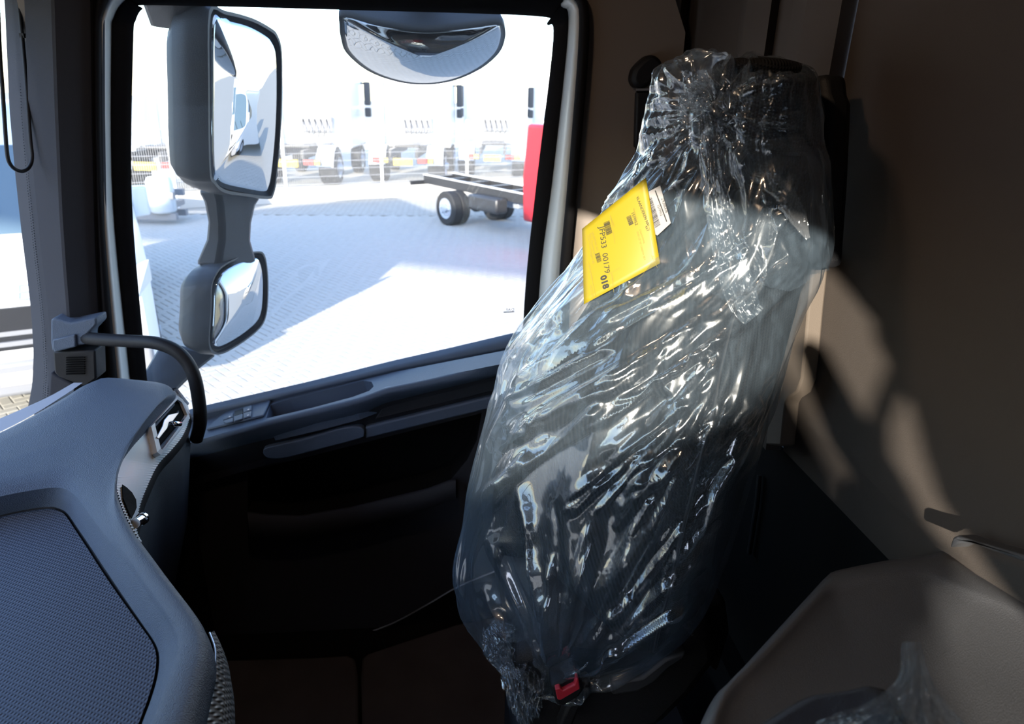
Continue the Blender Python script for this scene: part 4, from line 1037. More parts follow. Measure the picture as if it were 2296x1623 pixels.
def grid_mesh(name, G, m, parent, closed=True):
    nv, nu, _ = G.shape
    idx = np.arange(nv * nu).reshape(nv, nu)
    a = idx[:-1, :]; b = idx[1:, :]
    if closed:
        a2, b2 = np.roll(a, -1, 1), np.roll(b, -1, 1)
    else:
        a2, b2, a, b = a[:, 1:], b[:, 1:], a[:, :-1], b[:, :-1]
    q = np.stack([a, a2, b2, b], -1).reshape(-1, 4)
    V = G.reshape(-1, 3) - world_loc(parent)
    me = bpy.data.meshes.new(name)
    me.vertices.add(len(V)); me.vertices.foreach_set('co', V.ravel())
    me.loops.add(q.size); me.loops.foreach_set('vertex_index', q.ravel())
    me.polygons.add(len(q)); me.polygons.foreach_set('loop_start', np.arange(0, q.size, 4))
    me.update(calc_edges=True)
    me.polygons.foreach_set('use_smooth', np.ones(len(q), bool))
    me.materials.append(m)
    o = bpy.data.objects.new(name, me); COL.objects.link(o); o.parent = parent
    return o

def body(tab, nv, nu, power=1.0, v0=0.0, v1=1.0, front=0.0):
    """loft of closed sections. tab rows: left px x,y,depth  right px x,y,depth  half thickness.
    theta 0 = left end, 90 deg = side towards the camera"""
    v = np.linspace(v0, v1, nv); R = interp_rows(tab, v)
    th = np.linspace(0, 2 * np.pi, nu, endpoint=False)
    G = np.zeros((nv, nu, 3)); NB = np.zeros((nv, 3))
    for i in range(nv):
        a, b = pY(R[i, 0], R[i, 1], R[i, 2]), pY(R[i, 3], R[i, 4], R[i, 5])
        c = (a + b) / 2; h = (a - b) / 2
        n = unit(np.cross([0, 0, 1.0], h)); n = n if n @ (EYE - c) > 0 else -n
        cs, sn = np.cos(th), np.sin(th)
        cc = np.sign(cs) * np.abs(cs) ** power; ss = np.sign(sn) * np.abs(sn) ** power
        G[i] = c + cc[:, None] * h + (ss * R[i, 6] + front * np.where(sn > 0, 1, 0))[:, None] * n
        # keep the outline where the table puts it
        z = (G[i] - EYE) @ FW; px = W / 2 + F * ((G[i] - EYE) @ RT) / z
        lo, hi = px.min(), px.max()
        want = R[i, 0] + (px - lo) * (R[i, 3] - R[i, 0]) / max(hi - lo, 1e-6)
        G[i] = G[i] + ((want - px) * z / F)[:, None] * RT
    return G, th, v
def normals(G, closed=True):
    du = (np.roll(G, -1, 1) - np.roll(G, 1, 1)) if closed else np.gradient(G, axis=1)
    dv = np.gradient(G, axis=0); n = np.cross(du, dv)
    n /= np.maximum(np.linalg.norm(n, axis=2, keepdims=True), 1e-9)
    c = G.mean(1, keepdims=True)
    s = np.sign(((G - c) * n).sum(2).mean())
    return n * (s if s != 0 else 1)

# ================================================================== PASSENGER SEAT
seat = empty('passenger_seat', (0.24, 0.80, FLOOR), 'black fabric passenger seat with integral headrest wrapped in clear film', 'seat')
YL, YR = 0.95, 0.69
hd = [(1690, 128, .86, 1740, 127, .80, .02), (1612, 140, .90, 1800, 140, .755, .055), (1594, 175, .915, 1832, 172, .745, .062), (1590, 230, .915, 1840, 230, .745, .066), (1588, 290, .915, 1836, 300, .745, .066), (1596, 330, .91, 1822, 345, .75, .060), (1640, 352, .87, 1770, 362, .79, .03)]
G, th, v = body(hd, 40, 64, 0.75)
grid_mesh('headrest', G, M_SEAT, seat)
bkr = [(1600, 318, .90, 1800, 335, .76, .04), (1545, 345, .925, 1812, 370, .745, .062), (1500, 420, .935, 1818, 450, .735, .070), (1440, 540, .945, 1812, 580, .72, .078), (1370, 650, .95, 1790, 690, .70, .086), (1290, 770, .95, 1762, 800, .685, .092), (1230, 870, .94, 1735, 900, .675, .095),
       (1205, 980, .93, 1702, 1010, .665, .097), (1205, 1120, .92, 1665, 1140, .66, .098), (1215, 1260, .90, 1625, 1270, .66, .095), (1235, 1380, .88, 1585, 1370, .66, .085), (1290, 1440, .84, 1520, 1430, .68, .05)]
G, th, v = body(bkr, 90, 120, 0.72)
N_ = normals(G)
# side bolsters stand forward, the middle is hollow
cs = np.cos(th); fr = np.clip(np.sin(th), 0, 1)
bol = fr ** 0.5 * (np.exp(-((np.abs(cs) - 0.74) / 0.16) ** 2) * 0.030 - np.exp(-(cs / 0.5) ** 4) * 0.012)
G = G + N_ * (bol[None, :, None] * np.clip(np.sin(np.pi * v), 0, 1)[:, None, None] ** 0.5)
grid_mesh('backrest', G, M_SEAT, seat)
# ribbed middle panel, one cushion above the other
for (va, vb) in [(0.16, 0.52), (0.535, 0.93)]:
    i0, i1 = int(va * 89), int(vb * 89); j = np.where((np.abs(cs) < 0.60) & (np.sin(th) > 0))[0]
    S = G[i0:i1][:, j].copy(); nS = N_[i0:i1][:, j]
    vv = np.linspace(0, 1, S.shape[0]); uu = np.linspace(0, 1, S.shape[1])
    fill = np.clip(np.minimum(np.minimum(vv, 1 - vv)[:, None] * 9, np.minimum(uu, 1 - uu)[None] * 7), 0, 1) ** 0.5
    S = S + nS * (fill * 0.014 - 0.002)[:, :, None]
    grid_mesh('ribbed_panel', S, M_SEATRIB, seat, closed=False)
# seam piping beside the near bolster
jj = int(np.argmin(np.abs(th - math.radians(180 - 42))))
MB().tube([G[i, jj] + N_[i, jj] * 0.002 for i in range(14, 84)], 0.0022, 6).build('seam_piping', M_BLACK, seat)
# tipped-up seat cushion at the far side
cu = [(1150, 985, .96, 1245, 1000, .90, .02), (1118, 1010, .97, 1250, 1030, .88, .045), (1105, 1100, .965, 1245, 1120, .86, .055), (1105, 1220, .95, 1240, 1240, .85, .058), (1125, 1340, .93, 1250, 1350, .83, .055), (1150, 1420, .90, 1265, 1420, .82, .04), (1190, 1450, .86, 1250, 1445, .82, .02)]
G, th2, v2_ = body(cu, 40, 60, 0.7)
grid_mesh('tipped_cushion', G, M_SEAT, seat)
# base: plastic side cover, recliner lever, pedestal
def plate(P, Y, t, name, m, parent, bev=0.004):
    return MB().prism([pY(x, y, Y) for x, y in P], (0, t, 0)).build(name, m, parent, bevel=bev)
plate([(1150, 1470), (1270, 1420), (1420, 1440), (1560, 1395), (1610, 1420), (1620, 1480), (1560, 1560), (1480, 1640), (1180, 1680), (1150, 1560)], 0.66, 0.22, 'side_cover', M_BLACK, seat, 0.02)
plate([(1370, 1532), (1440, 1520), (1490, 1480), (1540, 1462), (1535, 1478), (1500, 1500), (1470, 1530), (1430, 1552), (1372, 1560)], 0.645, 0.02, 'recliner_lever', M_CHAR, seat, 0.004)
plate([(1533, 1408), (1545, 1406), (1560, 1424), (1552, 1428)], 0.645, 0.02, 'cover_clip', M_CHAR, seat, 0.002)
plate([(1590, 1340), (1630, 1345), (1640, 1420), (1610, 1520), (1580, 1480)], 0.70, 0.05, 'hinge_cover', M_BLACK, seat, 0.01)
MB().box((0.10, 0.66, FLOOR + 0.002), (0.40, 0.95, 1.80)).build('pedestal', M_BLACK, seat, bevel=0.02)
plate([(1545, 316), (1566, 313), (1566, 325), (1546, 328)], 0.83, 0.002, 'size_label', M_GREY, seat, 0.0)

# seat belt buckle
bu = empty('belt_buckle', pY(1270, 1560, .63), 'black seat belt buckle with red release button beside the seat', 'seat belt buckle')
plate([(1235, 1540), (1246, 1533), (1290, 1512), (1302, 1520), (1310, 1545), (1300, 1562), (1262, 1586), (1248, 1582)], 0.62, 0.03, 'housing', M_BLACK, bu, 0.004)
plate([(1245, 1546), (1256, 1542), (1262, 1549), (1288, 1536), (1292, 1522), (1297, 1521), (1301, 1545), (1258, 1570), (1250, 1569)], 0.614, 0.01, 'release_button', M_RED, bu, 0.0015)
plate([(1310, 1530), (1325, 1530), (1328, 1556), (1300, 1590), (1280, 1640), (1250, 1640), (1270, 1590)], 0.635, 0.02, 'stalk', M_BLACK, bu, 0.004)

# ================================================================== SEAT BELT ON THE WALL
sb = empty('seat_belt', pX(1440, 330, 0.46), 'black seat belt hanging from its upper guide on the door pillar', 'seat belt')
g1 = [(1420, 165), (1428, 148), (1452, 126), (1468, 124), (1482, 134), (1486, 150), (1470, 178), (1448, 196), (1428, 195), (1419, 182)]
MB().prism([pY(x, y, 1.50) for x, y in spline(g1, 3, True)], (0, 0.045, 0)).build('belt_guide', M_BLACK, sb, bevel=0.008)
MB().prism([pY(x, y, 1.515) for x, y in [(1428, 196), (1476, 200), (1470, 300), (1452, 420), (1410, 700), (1370, 700), (1424, 420)]], (0, 0.004, 0)).build('webbing', M_BLACK, sb)
MB().bar(pY(1426, 201, 1.505), pY(1482, 200, 1.505), 0.004).build('belt_slot', M_SATIN, sb)
MB().prism([pY(x, y, 1.508) for x, y in [(1428, 206), (1480, 206), (1476, 330), (1424, 332)]], (0, 0.02, 0)).build('height_slider', M_BLACK, sb, bevel=0.004)
rb = [pX(1846, 166, 0.44), pX(1850, 210, 0.44), pX(1858, 230, 0.44), pX(1850, 420, 0.44), pX(1838, 600, 0.44), pX(1815, 600, 0.44), pX(1815, 170, 0.44)]
MB().prism(rb, (0.03, 0, 0)).build('seat_back_shell', M_BLACK, seat, bevel=0.008)

# ================================================================== PLASTIC COVER
cover = empty('plastic_seat_cover', (0.2, 0.82, 1.84), 'clear crumpled plastic film cover pulled over the passenger seat', 'plastic cover')
low = [(1560, 300, .90, 1800, 300, .74, .03), (1470, 380, .95, 1838, 400, .70, .085), (1400, 450, .97, 1850, 520, .68, .110), (1320, 540, .98, 1838, 640, .665, .125), (1245, 612, .985, 1800, 720, .66, .135), (1170, 698, .985, 1772, 800, .65, .142), (1125, 775, .98, 1748, 890, .645, .148), (1098, 890, .97, 1722, 985, .64, .15),
       (1062, 1020, .95, 1690, 1090, .64, .15), (1036, 1125, .93, 1660, 1190, .64, .148), (1016, 1220, .91, 1625, 1290, .64, .142), (1033, 1300, .88, 1590, 1372, .645, .125), (1085, 1390, .83, 1520, 1440, .65, .105), (1145, 1470, .77, 1430, 1490, .66, .075), (1195, 1522, .71, 1335, 1525, .65, .04), (1222, 1545, .67, 1275, 1542, .64, .015)]
def film(tab, nv, nu, seed, twist, amp, power=0.95, v0=0.0, v1=1.0, knots=(), crumple=1.0, scale=1.0):
    G, th, v = body(tab, nv, nu, power, v0, v1)
    if scale != 1.0:
        c = G.mean(1, keepdims=True); G = c + (G - c) * scale
    n = normals(G)
    U = (th / (2 * np.pi))[None, :] * np.ones((nv, 1)); Vv = v[:, None] * np.ones((1, nu))
    w1 = gnoise(U * 4, Vv * 5, seed + 1, 4); w2 = gnoise(U * 8, Vv * 9, seed + 2, 8)
    Ut = U + twist * Vv + 0.05 * w1 + 0.015 * w2
    d = np.zeros_like(U)
    d += amp * 1.45 * (ridge(Ut * 10, Vv * 1.6 + w2 * .3, seed + 3, 10) - 0.6)
    d += amp * 0.75 * (ridge(Ut * 22, Vv * 3.0 + w1, seed + 4, 22) - 0.6) * (0.5 + 0.8 * np.abs(gnoise(U * 5, Vv * 4, seed + 5, 5) * 2))
    d += amp * 0.34 * (ridge(Ut * 48, Vv * 5.0 + w1 * 2, seed + 6, 48) - 0.6) * np.clip(0.4 + gnoise(U * 6, Vv * 7, seed + 7, 6) * 2.2, 0, 1.4)
    d += amp * 0.9 * crumple * facet(Ut * 14 + w2 * .8, Vv * 11 + w1 * 1.2, seed + 8, 14)
    d += amp * 0.24 * crumple * facet(Ut * 40 + w2 * 2, Vv * 26 + w1 * 3, seed + 9, 40) * np.clip(0.3 + gnoise(U * 7, Vv * 8, seed + 10, 7) * 2.5, 0, 1.3)
    d += amp * 0.07 * (ridge(Ut * 110, Vv * 14 + w1 * 4, seed + 11, 110) - 0.6) * np.clip(gnoise(U * 9, Vv * 12, seed + 12, 9) * 2.6, 0, 1.2)
    edge = np.clip(np.minimum(Vv - v0, v1 - Vv) / (0.06 * (v1 - v0)), 0.15, 1)
    G = G + n * (d * edge * (0.35 + 0.65 * np.abs(np.sin(th))[None, :] ** 0.6))[:, :, None]
    for (K, rad, pull, k) in knots:
        K = np.array(K); r = np.linalg.norm(G - K, axis=2)
        e1 = unit(np.cross([0, 0, 1.0], K - EYE)); e2 = unit(np.cross(K - EYE, e1))
        ang = np.arctan2((G - K) @ e2, (G - K) @ e1)
        f = np.exp(-(r / rad) ** 2)
        rays = ridge(ang / (2 * np.pi) * k, r * 6, seed + 20, k) - 0.5
        G = G + n * (rays * 0.008 * np.exp(-(r / (rad * 1.6)) ** 2) * np.clip(r / 0.03, 0, 1))[:, :, None] - n * (pull * f)[:, :, None]
    return G
def creases(G, segs, seed, copies=3, w=8.5, h=0.0068):
    """straight sharp folds pressed into the side that faces the cab, given by their two ends"""
    rnd = random.Random(seed); n = normals(G)
    v = G - EYE; z = v @ FW; X = W / 2 + F * (v @ RT) / z; Yp = H / 2 - F * (v @ UP) / z
    c = G.mean(1, keepdims=True)
    near = np.clip((((EYE - G) * n).sum(2) / np.linalg.norm(EYE - G, axis=2)) * 4, 0, 1)
    d = np.zeros(X.shape)
    for (p, q) in segs:
        for k in range(copies):
            j = 0 if k == 0 else 26
            a = np.array(p, float) + (rnd.uniform(-j, j) * .5, rnd.uniform(-j, j) * .5); b = np.array(q, float) + (rnd.uniform(-j, j), rnd.uniform(-j, j))
            if k: t0, t1 = rnd.uniform(0, .35), rnd.uniform(.6, 1.0); a, b = a + (b - a) * t0, a + (b - a) * t1
            L2 = max(((b - a) ** 2).sum(), 1.0)
            t = ((X - a[0]) * (b[0] - a[0]) + (Yp - a[1]) * (b[1] - a[1])) / L2
            tc_ = np.clip(t, 0, 1)
            bow = math.sqrt(L2) * rnd.uniform(-.03, .03) * 4 * tc_ * (1 - tc_)
            s_ = ((X - a[0]) * (b[1] - a[1]) - (Yp - a[1]) * (b[0] - a[0])) / math.sqrt(L2) + bow
            ww = w * rnd.uniform(0.7, 1.8); hh = h * rnd.uniform(0.5, 1.25) * (1 if rnd.random() < .72 else -.7)
            prof = np.where(s_ > 0, np.maximum(0, 1 - s_ / ww), np.maximum(0, 1 + s_ / (ww * rnd.uniform(1.2, 4.0))))
            d += hh * prof * np.clip(np.minimum(t, 1 - t) * 7, 0, 1)
    d = np.clip(d, -0.010, 0.016)
    return G + n * (d * near)[:, :, None]
LOWSEG = [((1245, 1525), q) for q in [(1640, 880), (1700, 960), (1560, 1000), (1500, 1180), (1160, 1080), (1190, 1230), (1245, 1120), (1550, 1350), (1430, 1440), (1600, 1220), (1090, 1200), (1060, 1330), (1330, 1150)]]
LOWSEG += [((1742, 840), (1640, 1050)), ((1640, 1050), (1470, 1320)), ((1690, 560), (1300, 800)), ((1620, 700), (1180, 960)), ((1700, 700), (1240, 1010)), ((1600, 860), (1250, 1140)), ((1660, 900), (1400, 1110)), ((1540, 930), (1270, 1180)), ((1480, 820), (1110, 1010)), ((1400, 760), (1120, 900)),
           ((1560, 1000), (1380, 1190)), ((1440, 1010), (1250, 1160)), ((1610, 790), (1430, 960)), ((1380, 900), (1080, 1120)), ((1250, 950), (1060, 1180)), ((1640, 1130), (1420, 1400))]
UPSEG = [((1580, 255), q) for q in [(1340, 480), (1250, 640), (1180, 760), (1700, 185), (1785, 160), (1810, 255), (1745, 330), (1690, 390), (1640, 470), (1520, 150), (1475, 185), (1450, 300), (1600, 500), (1560, 420)]]
UPSEG += [((1500, 420), (1130, 850)), ((1600, 330), (1130, 930)), ((1830, 200), (1860, 590)), ((1800, 330), (1700, 690)), ((1760, 350), (1650, 640)), ((1690, 520), (1320, 740)), ((1720, 600), (1250, 850)), ((1640, 640), (1200, 880)), ((1780, 560), (1560, 760)), ((1480, 520), (1150, 820)), ((1700, 430), (1810, 540)), ((1660, 520), (1750, 700)), ((1560, 640), (1290, 800)), ((1450, 600), (1180, 780))]
G = film(low, 420, 420, 31, 0.16, 0.0090)
G = creases(G, LOWSEG, 5)
grid_mesh('body_bag', G, M_FILM, cover)
hood = [(1625, 122, .86, 1668, 120, .82, .006), (1560, 124, .90, 1735, 126, .78, .04), (1508, 142, .925, 1795, 146, .74, .07), (1468, 168, .94, 1830, 180, .715, .088), (1448, 235, .955, 1842, 290, .70, .10), (1424, 325, .965, 1850, 410, .69, .112), (1388, 412, .975, 1860, 530, .675, .124), (1330, 500, .985, 1868, 606, .66, .135), (1262, 590, .99, 1828, 668, .65, .145), (1190, 680, .99, 1770, 730, .645, .152), (1135, 760, .985, 1690, 800, .65, .155), (1108, 860, .975, 1600, 880, .66, .155), (1085, 945, .965, 1500, 950, .68, .15)]
K1 = pY(1580, 240, 0.775)
G = film(hood, 380, 420, 77, -0.10, 0.0085, knots=[(K1, 0.07, 0.020, 23)])
G = creases(G, UPSEG, 8, 2, 9.0, 0.0058)
# hem: the hood is open at the bottom, higher towards the near side
nv, nu = G.shape[:2]
keep = grid_mesh('hood_bag', G, M_FILM, cover)
me = keep.data; bm = bmesh.new(); bm.from_mesh(me); bm.verts.ensure_lookup_table()
thv = np.tile(np.linspace(0, 2 * np.pi, nu, endpoint=False), nv); vvv = np.repeat(np.linspace(0, 1, nv), nu)
lim = 0.80 + 0.20 * np.cos(thv) + 0.02 * np.sin(thv * 5) + 0.012 * np.sin(thv * 13 + 1)
kill = [bm.verts[i] for i in np.where(vvv > lim)[0]]
bmesh.ops.delete(bm, geom=kill, context='VERTS'); bm.to_mesh(me); bm.free(); me.update()
# the twisted knot and its crumpled tail
def rag(P, wid, name, m, seed, nv=120, nu=40, amp=0.006):
    P = spline(np.array(P, float), 12); P = resample(P, nv)
    v = np.linspace(0, 1, nv); w = np.interp(v, np.linspace(0, 1, len(wid)), wid)
    u = np.linspace(-1, 1, nu); T = np.gradient(P, axis=0); G = np.zeros((nv, nu, 3))
    for i in range(nv):
        t = unit(T[i]); s = unit(np.cross(t, EYE - P[i])); n = np.cross(s, t)
        f = facet(u * 3 + seed, np.full(nu, v[i] * 11), seed) * amp * 1.5 + (ridge(u * 4 + 9, np.full(nu, v[i] * 7.0), seed + 3) - .6) * amp + gnoise(u * 9, np.full(nu, v[i] * 24), seed + 5) * amp * .7
        G[i] = P[i] + (u * w[i])[:, None] * s + f[:, None] * n - (np.abs(u) ** 2 * w[i] * .5)[:, None] * n
    return grid_mesh(name, G, m, cover, closed=False)
kn = [pY(1545, 190, .775), pY(1568, 218, .755), pY(1580, 242, .75), pY(1572, 262, .755), pY(1590, 275, .76)]
rag(kn, [0.030, 0.014, 0.006, 0.012, 0.016], 'twisted_knot', M_FILM, 5, 90, 40, 0.009)
rag([pY(1575, 205, .745), pY(1560, 225, .74), pY(1548, 215, .75), pY(1535, 200, .76)], [0.008, 0.014, 0.02, 0.012], 'knot_tuft', M_FILM, 9, 60, 30, 0.010)
rag([pY(1584, 255, .735), pY(1594, 330, .715), pY(1606, 420, .70), pY(1618, 500, .69), pY(1645, 610, .675), pY(1672, 690, .665), pY(1690, 712, .66)], [0.010, 0.012, 0.010, 0.014, 0.016, 0.017, 0.014], 'hanging_tail', M_FILM, 13, 200, 36, 0.005)
rag([pY(1684, 395, .655), pY(1720, 405, .645), pY(1755, 430, .64), pY(1785, 480, .635), pY(1812, 535, .63)], [0.003, 0.009, 0.009, 0.008, 0.002], 'sealing_strip', M_FROST, 17, 80, 16, 0.0012)
# loose scraps of film bunched at the seat base
rag([pY(1100, 1400, .70), pY(1125, 1440, .69), pY(1160, 1480, .67), pY(1190, 1500, .66)], [0.010, 0.028, 0.026, 0.015], 'loose_scrap', M_FILM, 21, 90, 50, 0.014)
rag([pY(1160, 1490, .66), pY(1175, 1540, .65), pY(1180, 1590, .65), pY(1185, 1622, .65)], [0.022, 0.028, 0.022, 0.012], 'loose_scrap', M_FILM, 25, 90, 50, 0.014)

# ================================================================== DELIVERY TAG
Pt = pY(1395, 545, 0.752); nt_ = unit(np.array([-0.62, -0.72, 0.30]))
def tg(x, y, d=0.0): return pP(x, y, Pt + nt_ * d, nt_)
yt = empty('delivery_tag', tg(1310, 682), 'yellow printed delivery card lying on the plastic seat cover', 'tag')
def tagz(x, y):        # the card bows a little
    s = (x - 1395) / 90.0; t = (y - 540) / 140.0
    return 0.006 * (1 - s * s) - 0.004 * t * s
TLc, TRc, BRc, BLc = (1305, 513), (1448, 398), (1480, 590), (1309, 682)
rowsT = []
for a in np.linspace(0, 1, 14):
    rr = []
    for b in np.linspace(0, 1, 14):
        x = (TLc[0] * (1 - b) + TRc[0] * b) * (1 - a) + (BLc[0] * (1 - b) + BRc[0] * b) * a
        y = (TLc[1] * (1 - b) + TRc[1] * b) * (1 - a) + (BLc[1] * (1 - b) + BRc[1] * b) * a
        rr.append(tg(x, y, tagz(x, y)))
    rowsT.append(rr)
card = MB().loft(rowsT).build('card', M_YELLOW, yt, smooth=True)
sd = card.modifiers.new('thickness', 'SOLIDIFY'); sd.thickness = 0.0006
def onto(x, y): return tg(x, y, tagz(x, y) + 0.0009)
def line_text(body, p, q, hpx, m, name='lettering', bold=0.0, space=1.0):
    """print running from pixel p towards q; the letters' feet lie on that line"""
    a, b = onto(*p), onto(*q); d = b - a; up = np.cross(nt_, unit(d))
    sz = np.linalg.norm(onto(p[0] + hpx * 0.9, p[1]) - a) * 1.35
    return text(body, frame4(a, d, up), sz, m, yt, name, 'LEFT', space, bold)
prints = [('JFP533  00179', (1343, 509), (1353, 590), 13, M_INK, 0), ('018', (1346, 620), (1355, 657), 15, M_INK, .0005), ('VLAANDEREN NV', (1426, 442), (1445, 492), 7, M_INK, 0), ('1579952', (1415, 477), (1424, 503), 7, M_INK, 0),
          ('4XT', (1446, 507), (1450, 520), 6, M_INK, 0), ('02', (1461, 574), (1463, 584), 6, M_INKG, 0), ('Omschrijving', (1433, 515), (1444, 548), 5, M_INKG, 0), ('DAF CF XF CINEMA SEA', (1427, 520), (1443, 580), 5, M_INKG, 0),
          ('GRAMMER AG', (1326, 520), (1336, 556), 5, M_INKG, 0), ('Fam. Dieselstraat 3', (1321, 524), (1331, 570), 5, M_INKG, 0), ('2280 Wommelgem BE', (1316, 527), (1325, 574), 5, M_INKG, 0), ('Leverdatum', (1367, 485), (1378, 512), 4, M_INKG, 0),
          ('Volgnr.', (1371, 617), (1374, 640), 4, M_INKG, 0), ('28 12:44:00', (1319, 594), (1325, 625), 5, M_INKG, 0), ('08.03.2024', (1322, 640), (1328, 672), 5, M_INKG, 0), ('Logistiek', (1452, 500), (1458, 525), 4, M_INKG, 0), ('Nummer Nr.', (1419, 468), (1429, 500), 4, M_INKG, 0)]
for body_, p, q, hpx, m, bo_ in prints: line_text(body_, p, q, hpx, m, 'lettering', bo_)
def stripe(p, q, w, m, name='printed_rule', parent=None):
    a, b = onto(*p), onto(*q); s = unit(np.cross(nt_, b - a)) * w / 2
    return MB().add([a - s, b - s, b + s, a + s], [(0, 1, 2, 3)]).build(name, m, parent or yt)
for p, q in [((1440, 452), (1468, 565)), ((1368, 483), (1379, 545)), ((1460, 572), (1474, 600)), ((1371, 612), (1376, 655)), ((1319, 585), (1336, 668)), ((1362, 616), (1390, 600))]:
    stripe(p, q, 0.0004, M_INKG)
def barcode(p0, p1, q0, n, name='barcode', f=onto, parent=None):
    """bars run p->q, stacked from p0 to p1"""
    mb = MB(); rnd = random.Random(hash(p0) % 1000)
    p0, p1, q0 = map(np.array, (p0, p1, q0)); k = 0.0
    while k < n:
        w = rnd.choice([0.4, 0.6, 1.0]); a, b = p0 + (p1 - p0) * k / n, p0 + (p1 - p0) * min((k + w) / n, 1)
        mb.add([f(*a), f(*(a + q0 - p0)), f(*(b + q0 - p0)), f(*b)], [(0, 1, 2, 3)]); k += w + rnd.choice([0.4, 0.7])
    o = mb.build(name, M_INK, parent or yt); o['kind'] = 'stuff'; return o
barcode((1353, 500), (1360, 528), (1366, 494), 16)
barcode((1404, 487), (1411, 507), (1414, 482), 14)
barcode((1334, 570), (1339, 590), (1344, 566), 12)
wl = empty('barcode_label', tg(1476, 525, -0.004), 'white barcode label tucked behind the yellow card', 'label')
def wf_(x, y, d=0.0): return tg(x, y, -0.001 + d)
MB().prism([wf_(x, y) for x, y in [(1440, 437), (1480, 416), (1504, 500), (1474, 528), (1458, 520)]], -nt_ * 0.0006).build('paper', M_LABEL, wl)
def wtext(body_, p, q, hpx):
    a, b = wf_(*p, 0.0006), wf_(*q, 0.0006); sz = np.linalg.norm(wf_(p[0] + hpx, p[1]) - a) * 1.3
    text(body_, frame4(a, b - a, np.cross(nt_, unit(b - a))), sz, M_INK, wl, 'lettering')
wtext('2438006', (1482, 445), (1492, 477), 8); wtext('1579952', (1473, 460), (1480, 482), 6)
barcode((1449, 450), (1469, 512), (1461, 442), 34, 'barcode', lambda x, y: wf_(x, y, 0.0006), wl)
a, b = wf_(1469, 427, 0.0006), wf_(1495, 497, 0.0006); s_ = unit(np.cross(nt_, b - a)) * 0.0006
MB().add([a - s_, b - s_, b + s_, a + s_], [(0, 1, 2, 3)]).build('printed_rule', M_INK, wl)

# ================================================================== CONSOLE AT THE REAR CORNER, DRIVER SEAT EDGE, SECOND FILM
con = empty('storage_console', (0.4, 0.4, FLOOR), 'grey moulded storage console with raised rim below the rear wall', 'console')
q1, q2, q3 = pX(2075, 1284, 0.455), pZ(2269, 1361, 2.350), pZ(1634, 1551, 2.295)
cn = unit(np.cross(q2 - q1, q3 - q1)); cn = cn if cn[2] > 0 else -cn
def cp_(x, y, d=0.0): return pP(x, y, q1 + cn * d, cn)
rid = [(1570, 1800), (1600, 1640), (1634, 1551), (1690, 1494), (1753, 1429), (1850, 1325), (1866, 1313), (1884, 1306), (1963, 1293), (2050, 1282), (2075, 1284), (2111, 1296), (2190, 1329), (2269, 1361), (2400, 1420), (2700, 1560)]
rim_ = [(1530, 1815), (1560, 1655), (1600, 1565), (1640, 1525), (1720, 1437), (1837, 1309), (1854, 1292), (1876, 1279), (1979, 1258), (2050, 1248), (2092, 1242), (2130, 1229), (2180, 1262), (2300, 1332), (2420, 1390), (2720, 1530)]
RI = resample(np.array([cp_(x, y) for x, y in spline(np.array(rid, float), 5)]), 90)
RM = resample(np.array([cp_(x, y, -0.008) for x, y in spline(np.array(rim_, float), 5)]), 90)
inn = np.array([-0.0, -0.2, 0]) * 0
cc = cp_(2250, 2300, 0.0)
rows = [RM + np.array([0, 0, -0.30]), RM + np.array([0, 0, -0.012]), RM, RM * 0.5 + RI * 0.5 + cn * 0.004, RI + cn * 0.003, RI * 0.985 + cc * 0.015 + cn * 0.001, RI * 0.95 + cc * 0.05 - cn * 0.003, RI * 0.7 + cc * 0.3 - cn * 0.005, RI * 0.3 + cc * 0.7 - cn * 0.006, RI * 0.02 + cc * 0.98 - cn * 0.006]
MB().loft(rows).build('moulded_shell', M_CONS, con, smooth=True)
fl = [(2128, 1228), (2136, 1204), (2146, 1200), (2180, 1212), (2300, 1246), (2420, 1280), (2420, 1330), (2300, 1262), (2180, 1218), (2150, 1218)]
MB().prism([pX(x, y, 0.462) for x, y in fl], (0.02, 0, 0)).build('corner_flap', M_CONS, con, bevel=0.002)

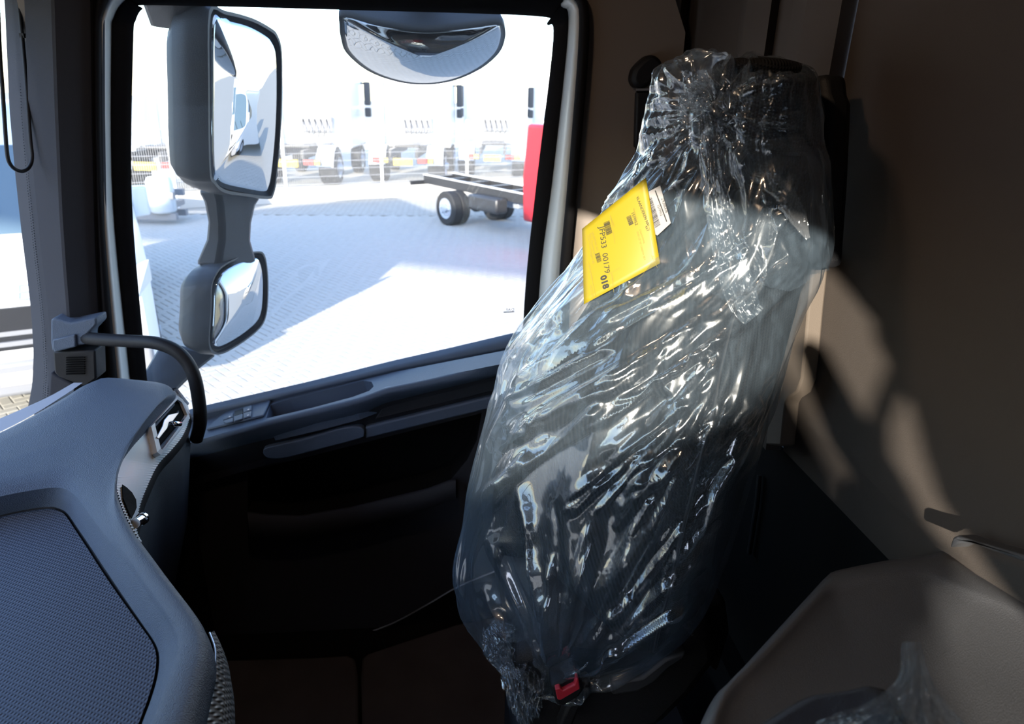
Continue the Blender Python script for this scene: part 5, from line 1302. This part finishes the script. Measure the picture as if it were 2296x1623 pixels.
ds = empty('driver_seat_cushion', cp_(1900, 1650, 0.0), 'dark blue-black seat cushion corner under loose film at the frame bottom', 'seat')
dsr = [(1690, 1660), (1760, 1615), (1800, 1592), (1830, 1580), (1900, 1572), (1950, 1560), (1990, 1570), (2020, 1620), (2040, 1700)]
D0 = resample(np.array([cp_(x, y, 0.075) for x, y in dsr]), 40); dc = cp_(1900, 1760, 0.05)
MB().loft([D0 + np.array([0, 0, -0.06]), D0, D0 * 0.93 + dc * 0.07 + cn * 0.012, D0 * 0.75 + dc * 0.25 + cn * 0.02, D0 * 0.05 + dc * 0.95 + cn * 0.022]).build('cushion', mat('navy_seat_fabric', (0.03, 0.035, 0.05), 0.85, grain=(900, 0.8)), ds, smooth=True)
MB().tube([p + cn * 0.004 for p in D0], 0.003, 8).build('welt', M_BLACK, ds, smooth=True)

cov2 = empty('loose_plastic_film', cp_(2050, 1600, 0.02), 'loose clear film hanging over the console, twisted to a tail', 'plastic film')
Lf = [(2022, 1438), (2020, 1470), (2018, 1500), (2004, 1530), (1975, 1556), (1930, 1582), (1860, 1605), (1800, 1640), (1740, 1720)]
Rf = [(2064, 1440), (2072, 1470), (2080, 1500), (2092, 1530), (2108, 1556), (2126, 1580), (2150, 1605), (2185, 1640), (2260, 1720)]
nvv, nuu = 160, 130
LL = resample(spline(np.array(Lf, float), 8), nvv); RR = resample(spline(np.array(Rf, float), 8), nvv)
G = np.zeros((nvv, nuu, 3)); uu = np.linspace(0, 1, nuu)
for i in range(nvv):
    v = i / (nvv - 1); t_ = np.full(nuu, v)
    hgt = 0.10 + 0.035 * np.sin(np.pi * uu) * (0.4 + 0.6 * v) + 0.010 * (ridge(uu * 7 + 3, t_ * 2 + 5, 3) - .6) + 0.014 * facet(uu * 6 + gnoise(uu * 3, t_ * 3, 8), t_ * 9, 4) + 0.005 * facet(uu * 17, t_ * 20 + uu * 3, 6) + 0.0035 * (ridge(uu * 26, t_ * 3, 9) - .6)
    for j in range(nuu):
        x = LL[i, 0] * (1 - uu[j]) + RR[i, 0] * uu[j]; y = LL[i, 1] * (1 - uu[j]) + RR[i, 1] * uu[j]
        G[i, j] = cp_(x, y, hgt[j])
grid_mesh('film_sheet', G, M_FILM, cov2, closed=False)
